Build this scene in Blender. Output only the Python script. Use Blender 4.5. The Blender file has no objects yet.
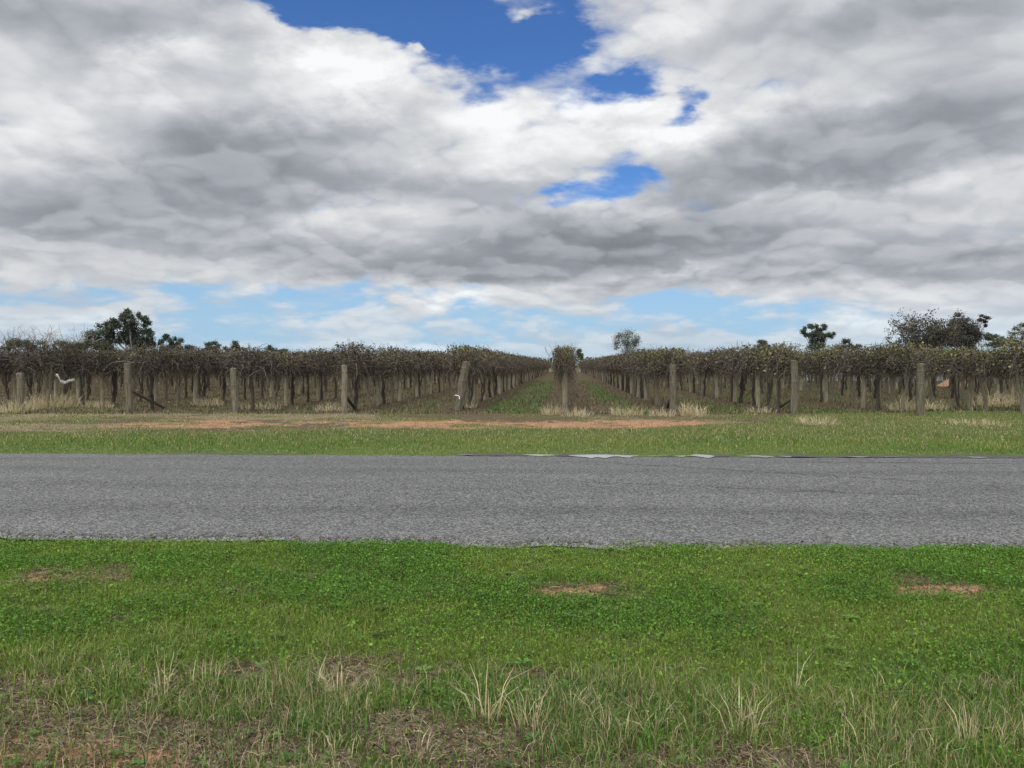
import bpy, math, random
import numpy as np
from mathutils import Vector, Matrix

R = math.radians
sc = bpy.context.scene
COL = sc.collection
F = 770.0                      # focal length in pixels
EYE = 1.6
PITCH = math.atan(19.0 / F)

# ------------------------------------------------------------------ camera
cd = bpy.data.cameras.new('camera')
cam = bpy.data.objects.new('camera', cd)
COL.objects.link(cam)
cd.sensor_width = 36.0
cd.lens = 36.0 * F / 1024.0
cd.clip_start = 0.05
cd.clip_end = 6000.0
cam.location = (0, 0, EYE)
cam.rotation_euler = (R(90) - PITCH, 0, 0)
sc.camera = cam

# ------------------------------------------------------------------ exposure
sc.view_settings.view_transform = 'Standard'
sc.view_settings.look = 'None'
sc.view_settings.exposure = 0.0
sc.view_settings.gamma = 1.0
sc.view_settings.use_curve_mapping = False

# ------------------------------------------------------------------ sun
SUN_EL, SUN_AZ = R(50), R(200)            # azimuth clockwise from +Y: behind the camera
sd = bpy.data.lights.new('sun', 'SUN')
sd.energy = 1.5
sd.angle = R(14)
sd.color = (1.0, 0.955, 0.89)
sun = bpy.data.objects.new('sun', sd)
COL.objects.link(sun)
SUN_DIR = Vector((math.sin(SUN_AZ) * math.cos(SUN_EL), math.cos(SUN_AZ) * math.cos(SUN_EL), math.sin(SUN_EL)))
sun.rotation_euler = SUN_DIR.to_track_quat('Z', 'Y').to_euler()

# ------------------------------------------------------------------ sky with broken cloud
class NT:
    """small wrapper that writes node math as function calls"""
    def __init__(self, tree):
        self.t = tree
    def node(self, typ, **kw):
        n = self.t.nodes.new(typ)
        for k, v in kw.items():
            setattr(n, k, v)
        return n
    def put(self, sock, v):
        if isinstance(v, bpy.types.NodeSocket):
            self.t.links.new(v, sock)
        else:
            sock.default_value = v
    def m(self, op, a, b=None, c=None, clamp=False):
        n = self.node('ShaderNodeMath', operation=op, use_clamp=clamp)
        self.put(n.inputs[0], a)
        if b is not None: self.put(n.inputs[1], b)
        if c is not None: self.put(n.inputs[2], c)
        return n.outputs[0]
    def add(self, a, b): return self.m('ADD', a, b)
    def sub(self, a, b): return self.m('SUBTRACT', a, b)
    def mul(self, a, b): return self.m('MULTIPLY', a, b)
    def mad(self, a, b, c): return self.m('MULTIPLY_ADD', a, b, c)
    def smooth(self, v, lo, hi, a=0.0, b=1.0):
        n = self.node('ShaderNodeMapRange', interpolation_type='SMOOTHSTEP')
        self.put(n.inputs['Value'], v)
        n.inputs['From Min'].default_value = lo; n.inputs['From Max'].default_value = hi
        n.inputs['To Min'].default_value = a; n.inputs['To Max'].default_value = b
        return n.outputs[0]
    def vscale(self, v, s):
        n = self.node('ShaderNodeVectorMath', operation='SCALE')
        self.put(n.inputs[0], v); self.put(n.inputs['Scale'], s)
        return n.outputs[0]
    def vmul(self, v, xyz):
        n = self.node('ShaderNodeVectorMath', operation='MULTIPLY')
        self.put(n.inputs[0], v); n.inputs[1].default_value = xyz
        return n.outputs[0]
    def vadd(self, v, xyz):
        n = self.node('ShaderNodeVectorMath', operation='ADD')
        self.put(n.inputs[0], v); self.put(n.inputs[1], xyz)
        return n.outputs[0]
    def dot(self, v, xyz):
        n = self.node('ShaderNodeVectorMath', operation='DOT_PRODUCT')
        self.put(n.inputs[0], v); n.inputs[1].default_value = xyz
        return n.outputs['Value']
    def xyz(self, x, y, z):
        n = self.node('ShaderNodeCombineXYZ')
        self.put(n.inputs[0], x); self.put(n.inputs[1], y); self.put(n.inputs[2], z)
        return n.outputs[0]
    def sep(self, v):
        n = self.node('ShaderNodeSeparateXYZ'); self.put(n.inputs[0], v)
        return n.outputs
    def noise(self, v, scale, detail=6.0, rough=0.5, dist=0.0):
        n = self.node('ShaderNodeTexNoise', noise_dimensions='3D')
        self.put(n.inputs['Vector'], v)
        n.inputs['Scale'].default_value = scale; n.inputs['Detail'].default_value = detail
        n.inputs['Roughness'].default_value = rough; n.inputs['Distortion'].default_value = dist
        return n.outputs['Fac']
    def mix(self, f, a, b):
        n = self.node('ShaderNodeMix', data_type='RGBA')
        self.put(n.inputs[0], f)
        for s, v in ((n.inputs[6], a), (n.inputs[7], b)):
            self.put(s, v if isinstance(v, bpy.types.NodeSocket) else (*v, 1.0))
        return n.outputs[2]
    def scalecol(self, col, k):
        n = self.node('ShaderNodeVectorMath', operation='SCALE')
        if isinstance(col, bpy.types.NodeSocket): self.put(n.inputs[0], col)
        else: n.inputs[0].default_value = col
        self.put(n.inputs['Scale'], k)
        return n.outputs[0]

world = bpy.data.worlds.new('World')
sc.world = world
world.cycles.sampling_method = 'MANUAL'
world.cycles.sample_map_resolution = 256
world.use_nodes = True
wt = world.node_tree
wt.nodes.clear()
N = NT(wt)
SKY_STRENGTH = 0.10
tc = N.node('ShaderNodeTexCoord').outputs['Generated']
sky = N.node('ShaderNodeTexSky', sky_type='NISHITA')
sky.sun_disc = False
sky.sun_elevation = SUN_EL
sky.sun_rotation = SUN_AZ
sky.air_density = 1.0; sky.dust_density = 0.6; sky.ozone_density = 2.0
dx, dy, dz = N.sep(tc)
zc = N.m('MAXIMUM', dz, 0.0)
q = N.m('DIVIDE', 1.0, N.add(zc, 0.27))
P = N.xyz(N.mul(dx, q), N.mul(dy, q), 0.0)
yf = N.m('MAXIMUM', dy, 0.08)
wv = N.xyz(N.m('DIVIDE', dx, yf), N.mul(N.m('DIVIDE', dz, yf), 2.2), 0.0)
w1 = N.noise(wv, 5.0, 5.0, 0.6); w2 = N.noise(N.vadd(wv, (7.3, 2.1, 4.0)), 6.0, 5.0, 0.6)
A = N.add(N.m('DIVIDE', dx, yf), N.mul(N.sub(w1, 0.5), 0.26))
E = N.add(N.m('DIVIDE', dz, yf), N.mul(N.sub(w2, 0.5), 0.10))

def blobs(lst):
    """sum of soft ellipses at sky bearings; entries are azimuth tan, elevation tan, half sizes, tilt, weight"""
    tot = None
    for (px, py, rx, ry, tilt, w) in lst:
        a0, e0 = (px - 512) / F, (365 - py) / F
        ct, st = math.cos(R(tilt)), math.sin(R(tilt))
        da, de = N.sub(A, a0), N.sub(E, e0)
        u = N.mul(N.mad(da, ct, N.mul(de, st)), F / rx)
        v = N.mul(N.mad(de, ct, N.mul(da, -st)), F / ry)
        g = N.m('POWER', 2.718, N.mul(N.mad(u, u, N.mul(v, v)), -1.0))
        tot = N.mul(g, w) if tot is None else N.mad(g, w, tot)
    return tot

HOLES = [(300, 18, 70, 14, -8, -1.0), (400, 24, 110, 28, -8, -1.3), (480, 45, 70, 32, -10, -1.1), (545, 38, 42, 40, 50, -0.95), (405, 46, 10, 9, 0, 0.7), (535, 14, 34, 10, 15, 0.85), (470, 12, 24, 5, -20, 0.55),
         (490, 92, 30, 14, 0, -0.55), (440, 2, 60, 16, 0, -0.6), (560, 5, 26, 20, 0, -0.5), (612, 95, 50, 20, 12, -1.15), (690, 102, 26, 14, 20, -0.8),
         (575, 190, 56, 13, 10, -0.95), (650, 182, 30, 8, -20, -0.5), (520, 175, 18, 7, 0, -0.35), (800, 255, 60, 6, 0, -0.3), (335, 207, 16, 7, 0, -0.45), (830, 36, 30, 7, 0, -0.2), (965, 245, 90, 14, 0, 0.6),
         (290, 300, 200, 20, 0, -0.55), (250, 335, 260, 18, 0, -0.45), (700, 318, 170, 18, 0, -0.75), (70, 285, 120, 14, 0, -0.2),
         (440, 290, 60, 8, 0, -0.3)]
DARK = [(240, 150, 170, 48, 6, 1.0), (70, 22, 190, 30, -6, 0.75), (850, 145, 230, 52, 14, 1.05), (90, 215, 190, 26, 4, 0.7), (900, 20, 200, 30, 8, 0.8),
        (430, 190, 120, 26, 0, 0.5), (330, 255, 210, 18, -4, 0.6), (720, 245, 230, 30, 0, 0.55), (560, 240, 110, 26, 0, 0.4), (850, 275, 240, 12, 0, 0.5), (440, 275, 110, 12, 0, 0.45)]
BRIGHT = [(170, 55, 75, 14, 5, 0.42), (310, 62, 60, 26, -25, 0.50), (395, 78, 60, 28, -10, 0.50), (520, 118, 90, 26, 8, 0.45), (700, 125, 60, 20, 10, 0.42),
          (620, 130, 90, 24, 0, 0.35), (20, 140, 110, 26, 0, 0.26), (120, 90, 130, 16, 0, 0.22), (320, 110, 120, 14, 0, 0.25), (640, 30, 60, 34, 40, 0.35), (455, 305, 34, 8, 0, 0.45),
          (440, 349, 50, 7, 0, 0.5), (330, 215, 90, 10, 0, 0.22), (640, 205, 70, 12, 0, 0.25), (650, 270, 60, 6, 0, 0.25), (900, 330, 120, 9, 0, 0.30),
          (820, 90, 60, 12, 0, 0.20), (500, 160, 90, 16, 0, 0.25), (880, 190, 160, 14, 6, 0.2), (40, 330, 90, 14, 0, 0.25)]
hole = blobs(HOLES); dark = blobs(DARK); bright = blobs(BRIGHT)

wp = N.node('ShaderNodeTexNoise', noise_dimensions='3D')
N.put(wp.inputs['Vector'], P); wp.inputs['Scale'].default_value = 2.6; wp.inputs['Detail'].default_value = 4.0
PW = N.vadd(P, N.vscale(N.vadd(wp.outputs['Color'], (-0.5, -0.5, -0.5)), 0.28))
def puffs(v, scale, octaves):
    """rounded heaps of falling size with creases between them, about zero on average"""
    tot = None
    for k in range(octaves):
        n = N.node('ShaderNodeTexVoronoi', voronoi_dimensions='2D', feature='F1')
        N.put(n.inputs['Vector'], v)
        n.inputs['Scale'].default_value = scale * 2.2 ** k
        d = n.outputs['Distance']
        h = N.mul(N.mad(d, N.mul(d, -1.0), 0.21), 0.55 ** k)
        tot = h if tot is None else N.add(tot, h)
    return tot
n1 = N.noise(P, 1.75, 9.0, 0.56, 0.25)
n2 = N.noise(N.vadd(P, (13.0, 5.0, 2.0)), 5.5, 7.0, 0.6, 0.2)
n3 = N.noise(N.vadd(P, (3.0, 15.0, 8.0)), 1.0, 2.5, 0.5)
v1 = puffs(PW, 3.6, 3)
v1s = puffs(N.vscale(PW, 0.97), 3.6, 2)
cov = N.add(N.mad(N.sub(n1, 0.5), 1.9, N.mul(N.sub(n2, 0.5), 0.8)), N.add(N.mad(v1, 0.7, 0.72), N.mad(dark, 0.45, hole)))
alpha = N.smooth(cov, -0.12, 0.60)
thick = N.add(N.mad(N.sub(n3, 0.5), 1.5, N.mul(N.sub(n1, 0.5), 0.7)), N.add(N.mul(hole, 0.6), dark))
grey = N.smooth(thick, -0.40, 1.15)
relief = N.smooth(N.sub(v1, v1s), -0.25, 0.30, -0.045, 0.09)
L = N.mad(grey, -0.36, 0.68)
L = N.add(L, N.add(relief, N.mul(N.sub(n2, 0.5), 0.20)))
L = N.add(L, N.mul(N.sub(n1, 0.5), 0.25))
L = N.add(L, N.mul(bright, N.smooth(n2, 0.30, 0.65, 0.25, 0.75)))
L = N.m('MINIMUM', N.m('MAXIMUM', L, 0.24), 0.96)
# unseen cloud behind the camera is boosted around the sun to brighten the ground
toward = N.smooth(N.dot(tc, tuple(SUN_DIR)), -0.05, 0.95, 1.0, 4.2)
L = N.mul(L, toward)
warm = N.mix(N.smooth(L, 0.25, 0.85), (0.915, 0.98, 1.09), (0.985, 1.0, 1.01))
cloud = N.scalecol(warm, N.mul(L, 1.0 / SKY_STRENGTH))
hz = N.smooth(dz, 0.0, 0.24, 0.92, 0.0)
blue = N.mix(hz, N.vmul(sky.outputs[0], (0.50, 0.80, 1.24)), tuple(v / SKY_STRENGTH for v in (0.40, 0.60, 0.78)))
low = N.smooth(dz, 0.0, 0.10, 0.45, 1.0)
final = N.mix(N.mul(alpha, low), blue, cloud)
bg = N.node('ShaderNodeBackground')
wt.links.new(final, bg.inputs['Color'])
bg.inputs['Strength'].default_value = SKY_STRENGTH
wo = N.node('ShaderNodeOutputWorld')
wt.links.new(bg.outputs[0], wo.inputs['Surface'])

# =================================================================== helpers
rng = np.random.default_rng(11)
random.seed(5)
ROW_A = math.atan((565 - 512) / F)          # bearing of the vine rows
ROW_D = np.array([math.sin(ROW_A), math.cos(ROW_A)])
ROW_SP = 3.67

def gp(px, py, z=0.0):
    """ground point seen at a photograph pixel"""
    u, v = (px - 512) / F, (384 - py) / F
    d = (u, math.cos(PITCH) + v * math.sin(PITCH), -math.sin(PITCH) + v * math.cos(PITCH))
    t = (z - EYE) / d[2]
    return d[0] * t, d[1] * t

def at(px, py, dist):
    """point at a pixel and a depth along +Y"""
    u, v = (px - 512) / F, (384 - py) / F
    d = (u, math.cos(PITCH) + v * math.sin(PITCH), -math.sin(PITCH) + v * math.cos(PITCH))
    t = dist / d[1]
    return Vector((d[0] * t, dist, EYE + d[2] * t))

def hash2(i, j, s):
    h = (i.astype(np.int64) * 374761393 + j.astype(np.int64) * 668265263 + s * 144665) & 0x7fffffff
    h = ((h ^ (h >> 13)) * 1274126177) & 0x7fffffff
    h = h ^ (h >> 16)
    return (h & 0xffffff) / float(0xffffff)

def vnoise(x, y, s=0):
    i, j = np.floor(x), np.floor(y)
    u, v = x - i, y - j
    u = u * u * (3 - 2 * u); v = v * v * (3 - 2 * v)
    a = hash2(i, j, s); b = hash2(i + 1, j, s); c = hash2(i, j + 1, s); d = hash2(i + 1, j + 1, s)
    return (a * (1 - u) + b * u) * (1 - v) + (c * (1 - u) + d * u) * v

def fbm(x, y, s=0, o=4):
    t, a, n = 0, 0.5, 0
    for k in range(o):
        t = t + a * vnoise(x * 2 ** k, y * 2 ** k, s + k * 17); n += a; a *= 0.5
    return t / n

def sstep(v, lo, hi):
    t = np.clip((v - lo) / (hi - lo), 0, 1)
    return t * t * (3 - 2 * t)

def norm(v):
    return v / np.maximum(np.linalg.norm(v, axis=-1, keepdims=True), 1e-9)

class MB:
    """collects quads and triangles with a colour per vertex and links them as one mesh object"""
    def __init__(self):
        self.v, self.q, self.t, self.c, self.n = [], [], [], [], 0
    def add(self, v, q=None, t=None, col=(0.5, 0.5, 0.5)):
        v = np.asarray(v, float).reshape(-1, 3)
        c = np.broadcast_to(np.asarray(col, float), (len(v), 3)) if np.ndim(col) == 1 else np.asarray(col, float).reshape(-1, 3)
        if q is not None and len(q): self.q.append(np.asarray(q, int).reshape(-1, 4) + self.n)
        if t is not None and len(t): self.t.append(np.asarray(t, int).reshape(-1, 3) + self.n)
        self.v.append(v); self.c.append(c); self.n += len(v)
    def mesh(self, name, mat, smooth=False):
        v = np.concatenate(self.v); c = np.concatenate(self.c)
        q = np.concatenate(self.q) if self.q else np.zeros((0, 4), int)
        t = np.concatenate(self.t) if self.t else np.zeros((0, 3), int)
        me = bpy.data.meshes.new(name)
        me.vertices.add(len(v)); me.vertices.foreach_set('co', v.astype(np.float32).ravel())
        me.loops.add(q.size + t.size)
        me.loops.foreach_set('vertex_index', np.concatenate([q.ravel(), t.ravel()]).astype(np.int32))
        me.polygons.add(len(q) + len(t))
        st = np.concatenate([np.arange(len(q)) * 4, q.size + np.arange(len(t)) * 3]).astype(np.int32)
        me.polygons.foreach_set('loop_start', st)
        me.polygons.foreach_set('use_smooth', np.full(len(q) + len(t), smooth, dtype=bool))
        me.update(calc_edges=True)
        a = me.color_attributes.new('Col', 'FLOAT_COLOR', 'POINT')
        a.data.foreach_set('color', np.concatenate([c, np.ones((len(c), 1))], 1).astype(np.float32).ravel())
        me.materials.append(mat)
        return me
    def build(self, name, mat, parent=None, smooth=False):
        return link(name, self.mesh(name, mat, smooth), parent)

def link(name, data, parent=None):
    o = bpy.data.objects.new(name, data)
    COL.objects.link(o)
    if parent is not None: o.parent = parent
    return o

def tag(o, label=None, cat=None, group=None, kind=None):
    for k, v in (('label', label), ('category', cat), ('group', group), ('kind', kind)):
        if v: o[k] = v
    return o

def empty(name, loc, rz=0.0):
    o = link(name, None)
    o.empty_display_size = 0.2
    o.location = loc; o.rotation_euler = (0, 0, rz)
    return o

def tubes(mb, Pn, Rn, sides=4, col=(0.5, 0.5, 0.5), cap=False):
    """many tubes at once: Pn (N, n, 3) centre lines, Rn (N, n) radii"""
    Pn = np.asarray(Pn, float); Rn = np.asarray(Rn, float)
    Nn, n, _ = Pn.shape
    T = norm(np.gradient(Pn, axis=1))
    ref = np.broadcast_to(np.array([0.31, 0.87, 0.38]), T.shape)
    U = norm(np.cross(T, ref)); V = np.cross(T, U)
    a = np.arange(sides) * 2 * math.pi / sides
    ring = U[:, :, None, :] * np.cos(a)[None, None, :, None] + V[:, :, None, :] * np.sin(a)[None, None, :, None]
    vv = Pn[:, :, None, :] + ring * Rn[:, :, None, None]
    idx = np.arange(Nn * n * sides).reshape(Nn, n, sides)
    nx = np.roll(idx, -1, axis=2)
    q = np.stack([idx[:, :-1], nx[:, :-1], nx[:, 1:], idx[:, 1:]], -1).reshape(-1, 4)
    tri = None
    if cap and sides == 4:
        q = np.concatenate([q, idx[:, -1], idx[:, 0, ::-1]])
    elif cap:
        e = idx[:, -1]
        tri = np.concatenate([np.stack([e[:, 0], e[:, k], e[:, k + 1]], -1) for k in range(1, sides - 1)])
    c = np.asarray(col, float)
    if c.ndim == 2: c = np.repeat(c, n * sides, axis=0)
    mb.add(vv.reshape(-1, 3), q, tri, c)

def leaves(mb, C, size, col, up=0.0, narrow=0.6, bend=0.15):
    """leaf shaped quads with random facing"""
    C = np.asarray(C, float); n = len(C)
    d = norm(rng.normal(size=(n, 3)) + np.array([0, 0, -0.0]))
    nrm = norm(rng.normal(size=(n, 3)) + np.array([0, 0, up]))
    s = norm(np.cross(d, nrm)); d = np.cross(nrm, s)
    L = np.broadcast_to(size, (n,))[:, None]
    v = np.stack([C - d * L * .5, C + s * L * narrow * .5 + nrm * L * bend * .5 - d * L * 0.08, C + d * L * .5, C - s * L * narrow * .5 + nrm * L * bend * .5 - d * L * 0.08], 1)
    c = np.repeat(np.asarray(col, float), 4, 0) if np.ndim(col) == 2 else col
    mb.add(v.reshape(-1, 3), np.arange(4 * n).reshape(n, 4), None, c)

def blades(mb, B, h, w, lean, az, col, tipcol=None):
    """grass blades: a quad and a tip triangle each, bent over by lean"""
    n = len(B)
    B = np.asarray(B, float)
    dirv = np.stack([np.cos(az), np.sin(az), np.zeros(n)], 1)
    sa = az + rng.uniform(0.6, 2.5, n)
    side = np.stack([np.cos(sa), np.sin(sa), np.zeros(n)], 1) * (w / 2)[:, None]
    up = np.array([0, 0, 1.0])
    m = B + up * (h * .55)[:, None] + dirv * (h * lean * .35)[:, None]
    tip = B + up * (h * (1 - .25 * lean))[:, None] + dirv * (h * lean)[:, None]
    v = np.stack([B - side, B + side, m + side * .8, m - side * .8, tip], 1)
    i = np.arange(n)[:, None] * 5
    c = np.repeat(col, 5, 0)
    if tipcol is not None:
        c = c.reshape(n, 5, 3); c[:, 4] = tipcol; c = c.reshape(-1, 3)
    mb.add(v.reshape(-1, 3), i + np.array([[0, 1, 2, 3]]), i + np.array([[3, 2, 4]]), c)

def vary(base, n, amt=0.2, hue=0.06):
    b = np.asarray(base, float)
    return np.clip(b * rng.normal(1, amt, (n, 1)) * rng.normal(1, hue, (n, 3)), 0.004, 0.9)

# ------------------------------------------------------------------ materials
def material(name):
    m = bpy.data.materials.new(name); m.use_nodes = True
    t = m.node_tree; t.nodes.clear()
    n = NT(t)
    b = n.node('ShaderNodeBsdfPrincipled'); o = n.node('ShaderNodeOutputMaterial')
    t.links.new(b.outputs[0], o.inputs['Surface'])
    return m, n, b, o

def mat_attr(name, rough=0.8, spec=0.25, trans=0.0, nscale=0.0, namt=0.3):
    """colour from the per-vertex colour of each leaf, blade or cane, varied by noise"""
    m, n, b, o = material(name)
    a = n.node('ShaderNodeAttribute', attribute_name='Col').outputs['Color']
    if nscale:
        p = n.node('ShaderNodeTexCoord').outputs['Object']
        f = n.noise(p, nscale, 5.0, 0.6)
        a = n.scalecol(a, n.mad(f, 2 * namt, 1 - namt))
    n.put(b.inputs['Base Color'], a)
    b.inputs['Roughness'].default_value = rough
    b.inputs['Specular IOR Level'].default_value = spec
    if trans:
        tr = n.node('ShaderNodeBsdfTranslucent')
        n.put(tr.inputs['Color'], n.vmul(a, (1.0, 1.1, 0.55)))
        mx = n.node('ShaderNodeMixShader'); mx.inputs[0].default_value = trans
        n.t.links.new(b.outputs[0], mx.inputs[1]); n.t.links.new(tr.outputs[0], mx.inputs[2])
        n.t.links.new(mx.outputs[0], o.inputs['Surface'])
    return m

M_GRASS = mat_attr('grass_blade', 0.55, 0.25, 0.3)
M_STRAW = mat_attr('dry_straw', 0.8, 0.2, 0.25)
M_CANE = mat_attr('cane', 0.85, 0.2)
M_LEAF = mat_attr('gum_leaf', 0.55, 0.3, 0.15)
M_BARK = mat_attr('bark', 0.9, 0.15, 0, 18.0, 0.55)
M_STONE = mat_attr('stone', 0.85, 0.2, 0, 60.0, 0.3)

def mat_wood(name, ca, cb, cc):
    m, n, b, o = material(name)
    p = n.node('ShaderNodeTexCoord').outputs['Object']
    rnd = n.node('ShaderNodeObjectInfo').outputs['Random']
    p = n.vadd(p, n.xyz(n.mul(rnd, 17.0), n.mul(rnd, 31.0), n.mul(rnd, 7.0)))
    streak = n.noise(n.vmul(p, (60, 60, 3.0)), 1.0, 5.0, 0.6)
    blotch = n.noise(p, 5.0, 5.0, 0.6)
    c = n.mix(n.smooth(streak, 0.35, 0.68), ca, cb)
    c = n.mix(n.smooth(blotch, 0.48, 0.72, 0, 0.75), c, cc)
    c = n.scalecol(c, n.mad(rnd, 0.5, 0.75))
    n.put(b.inputs['Base Color'], c)
    b.inputs['Roughness'].default_value = 0.9; b.inputs['Specular IOR Level'].default_value = 0.15
    bp = n.node('ShaderNodeBump'); bp.inputs['Strength'].default_value = 0.5; bp.inputs['Distance'].default_value = 0.01
    n.put(bp.inputs['Height'], streak); n.t.links.new(bp.outputs[0], b.inputs['Normal'])
    return m
M_POST = mat_wood('weathered_post', (0.062, 0.053, 0.038), (0.190, 0.165, 0.122), (0.100, 0.100, 0.054))
M_LINE = mat_wood('line_post_timber', (0.12, 0.108, 0.075), (0.290, 0.26, 0.185), (0.16, 0.155, 0.085))
M_BRACE = mat_wood('dark_timber', (0.018, 0.015, 0.013), (0.05, 0.042, 0.035), (0.03, 0.028, 0.024))

def mat_plain(name, col, rough=0.5, metal=0.0):
    m, n, b, o = material(name)
    p = n.node('ShaderNodeTexCoord').outputs['Object']
    f = n.noise(p, 9.0, 4.0, 0.6)
    n.put(b.inputs['Base Color'], n.scalecol(col, n.mad(f, 0.4, 0.8)))
    b.inputs['Roughness'].default_value = rough; b.inputs['Metallic'].default_value = metal
    return m
M_WIRE = mat_plain('galvanised_wire', (0.16, 0.16, 0.155), 0.6, 0.4)
M_WHITE = mat_plain('white_plastic', (0.75, 0.75, 0.73), 0.45)

# =================================================================== ground cover map
S_NEAR, S_FAR = 6.86, 13.46
def road_s(x, y): return y + 0.0415 * x + 0.018 * (x / 10.0)
def edge_near(x): return S_NEAR + (fbm(x * 0.8, x * 0 + 3.0, 3, 4) - 0.5) * 0.34 + (fbm(x * 3.2, x * 0 + 9.0, 5, 5) - 0.5) * 0.34
def edge_far(x): return S_FAR + (fbm(x * 0.5, x * 0 + 1.0, 23, 4) - 0.5) * 0.30 + (fbm(x * 4, x * 0 + 9.0, 25, 3) - 0.5) * 0.12

def g2(px, py, cx, cy, rx, ry):
    return np.exp(-((px - cx) / rx) ** 2 - ((py - cy) / ry) ** 2)

def cover(x, y):
    """ground cover at a place: green grass, red dirt, dry straw (each 0..1)"""
    x = np.asarray(x, float); y = np.asarray(y, float)
    yy = np.maximum(y, 1.8)
    px = 512 + F * x / yy
    py = 365 + EYE * F / yy
    s = road_s(x, y)
    nA = fbm(x * 1.3, y * 1.7, 41, 4); nB = fbm(x * 4.5, y * 6.0, 51, 4); nC = fbm(x * .35, y * .5, 61, 4)
    # --- the near verge
    bare = 0.72 * g2(px, py, 60, 582, 110, 12) + 0.75 * g2(px, py, 560, 593, 95, 11) + 1.12 * g2(px, py, 945, 594, 120, 10) \
        + 0.5 * g2(px, py, 590, 640, 20, 6) + 0.45 * g2(px, py, 280, 603, 60, 6) + 0.55 * g2(px, py, 830, 655, 70, 8) + 0.5 * g2(px, py, 1000, 690, 60, 10)
    low = 0.95 * g2(px, py, 40, 765, 190, 42) + 0.8 * g2(px, py, 10, 705, 70, 30) + 0.6 * g2(px, py, 330, 755, 170, 24) \
        + 0.32 * g2(px, py, 620, 777, 330, 16) + 0.6 * g2(px, py, 190, 668, 190, 16) + 0.55 * g2(px, py, 420, 735, 120, 14) + 0.4 * g2(px, py, 900, 772, 200, 20) + 0.42 * sstep(py, 650, 690) * (0.6 + 0.4 * sstep(-px, -620, -360)) * sstep(fbm(x * 2.3, y * 2.8, 47, 4), 0.40, 0.62)
    bn = bare + low + (nA - 0.5) * 1.7 + (nB - 0.5) * 1.5
    gN = 1 - sstep(bn, 0.22, 0.95) * 0.90
    rN = 1.0 * sstep(bare * 0.85 + 1.45 * g2(px, py, 40, 768, 150, 30) + 0.5 * g2(px, py, 430, 745, 60, 12) + 0.35 * g2(px, py, 330, 725, 60, 10) + (nB - 0.5) * 0.8, 0.45, 0.9)
    dN = np.clip(sstep(low + (nA - 0.5), 0.3, 0.9), 0, 1) * (1 - rN * 0.6)
    # --- beyond the road
    n1 = (nC - 0.5) * 16 + (fbm(x * .9, y * 1.4, 71, 3) - 0.5) * 9
    lim = np.interp(px, [0, 120, 260, 340, 520, 690, 760, 800, 1024], [433, 432, 432, 430, 430, 428, 423, 410, 408])
    gF = sstep(py + n1 * 0.55, lim - 4, lim + 3)
    band = np.interp(px, [-200, 60, 130, 230, 340, 400, 560, 690, 730, 790, 830], [0.0, 0.2, 0.72, 0.95, 0.65, 0.95, 1.1, 0.95, 0.6, 0.5, 0.0])
    mid = np.interp(px, [0, 230, 400, 560, 690, 760], [424, 424, 424, 426, 425, 425])
    rF = sstep(band * np.exp(-((py - mid) / 6.3) ** 4) + n1 * 0.06 + (nB - 0.5) * 1.0, 0.42, 1.05) * (1 - gF * 0.8)
    dF = np.clip(sstep((nC - 0.5) * 2 + (nA - 0.5) * 1.4 + 0.45 + 0.5 * g2(px, py, 60, 418, 220, 16) - 0.35 * sstep(px, 760, 860), 0.2, 0.9), 0, 1) * (1 - gF) * (1 - rF)
    # --- between the rows
    lat = (x * ROW_D[1] - y * ROW_D[0]) / ROW_SP
    fr = np.abs(lat - np.round(lat))
    nr = fbm(lat * 2.2, (x * ROW_D[0] + y * ROW_D[1]) * 0.22, 81, 4)
    gV = sstep(fr + (nr - 0.5) * 0.32, 0.18, 0.30) * sstep(nr, 0.22, 0.48)
    gV = gV * np.where((lat > -0.2) & (lat < 0.40), 0.25, 1.0) * np.where(lat < -1.0, 0.35, np.where(lat > 1.0, 0.5, 0.62)) * np.where(y > 75, 0.7, 1.0)
    rV = 0.10 * sstep(nr, 0.5, 0.7); dV = 0.12 * sstep(nr, 0.45, 0.75)
    v = sstep(y + (nA - 0.5) * 3 + 0.02 * x, 24.0, 26.5)
    beyond = sstep(y, 172, 178)
    g = gF * (1 - v) + gV * v; r = rF * (1 - v) + rV * v; d = dF * (1 - v) + dV * v
    g = np.maximum(g, (1 - v) * (0.16 * sstep(nB, 0.45, 0.6) + 0.5 * sstep(fbm(x * .8, y * 1.1, 163, 4), 0.52, 0.66)))
    g = g * (1 - beyond) + 0.35 * beyond; d = d * (1 - beyond) + 0.6 * beyond
    near = s < 10
    return np.where(near, gN, g), np.where(near, rN, r), np.where(near, dN, d)

def height(x, y):
    s = road_s(np.asarray(x, float), np.asarray(y, float))
    onroad = sstep(s, S_NEAR - 0.35, S_NEAR + 0.15) * (1 - sstep(s, S_FAR - 0.15, S_FAR + 0.4))
    h = (fbm(x * 0.7, y * 0.7, 91, 4) - 0.5) * 0.06 + (fbm(x * 4, y * 4, 95, 3) - 0.5) * 0.03 * (1 - sstep(y, 30, 60))
    h = h * (1 - onroad) - 0.05 * onroad
    h = h + 0.08 * np.exp(-((x + 16.2) / 2.6) ** 2 - ((y - 27.2) / 1.2) ** 2) + 0.08 * np.exp(-((x - 15) / 3.5) ** 2 - ((y - 25.0) / 1.4) ** 2)
    return h

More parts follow.
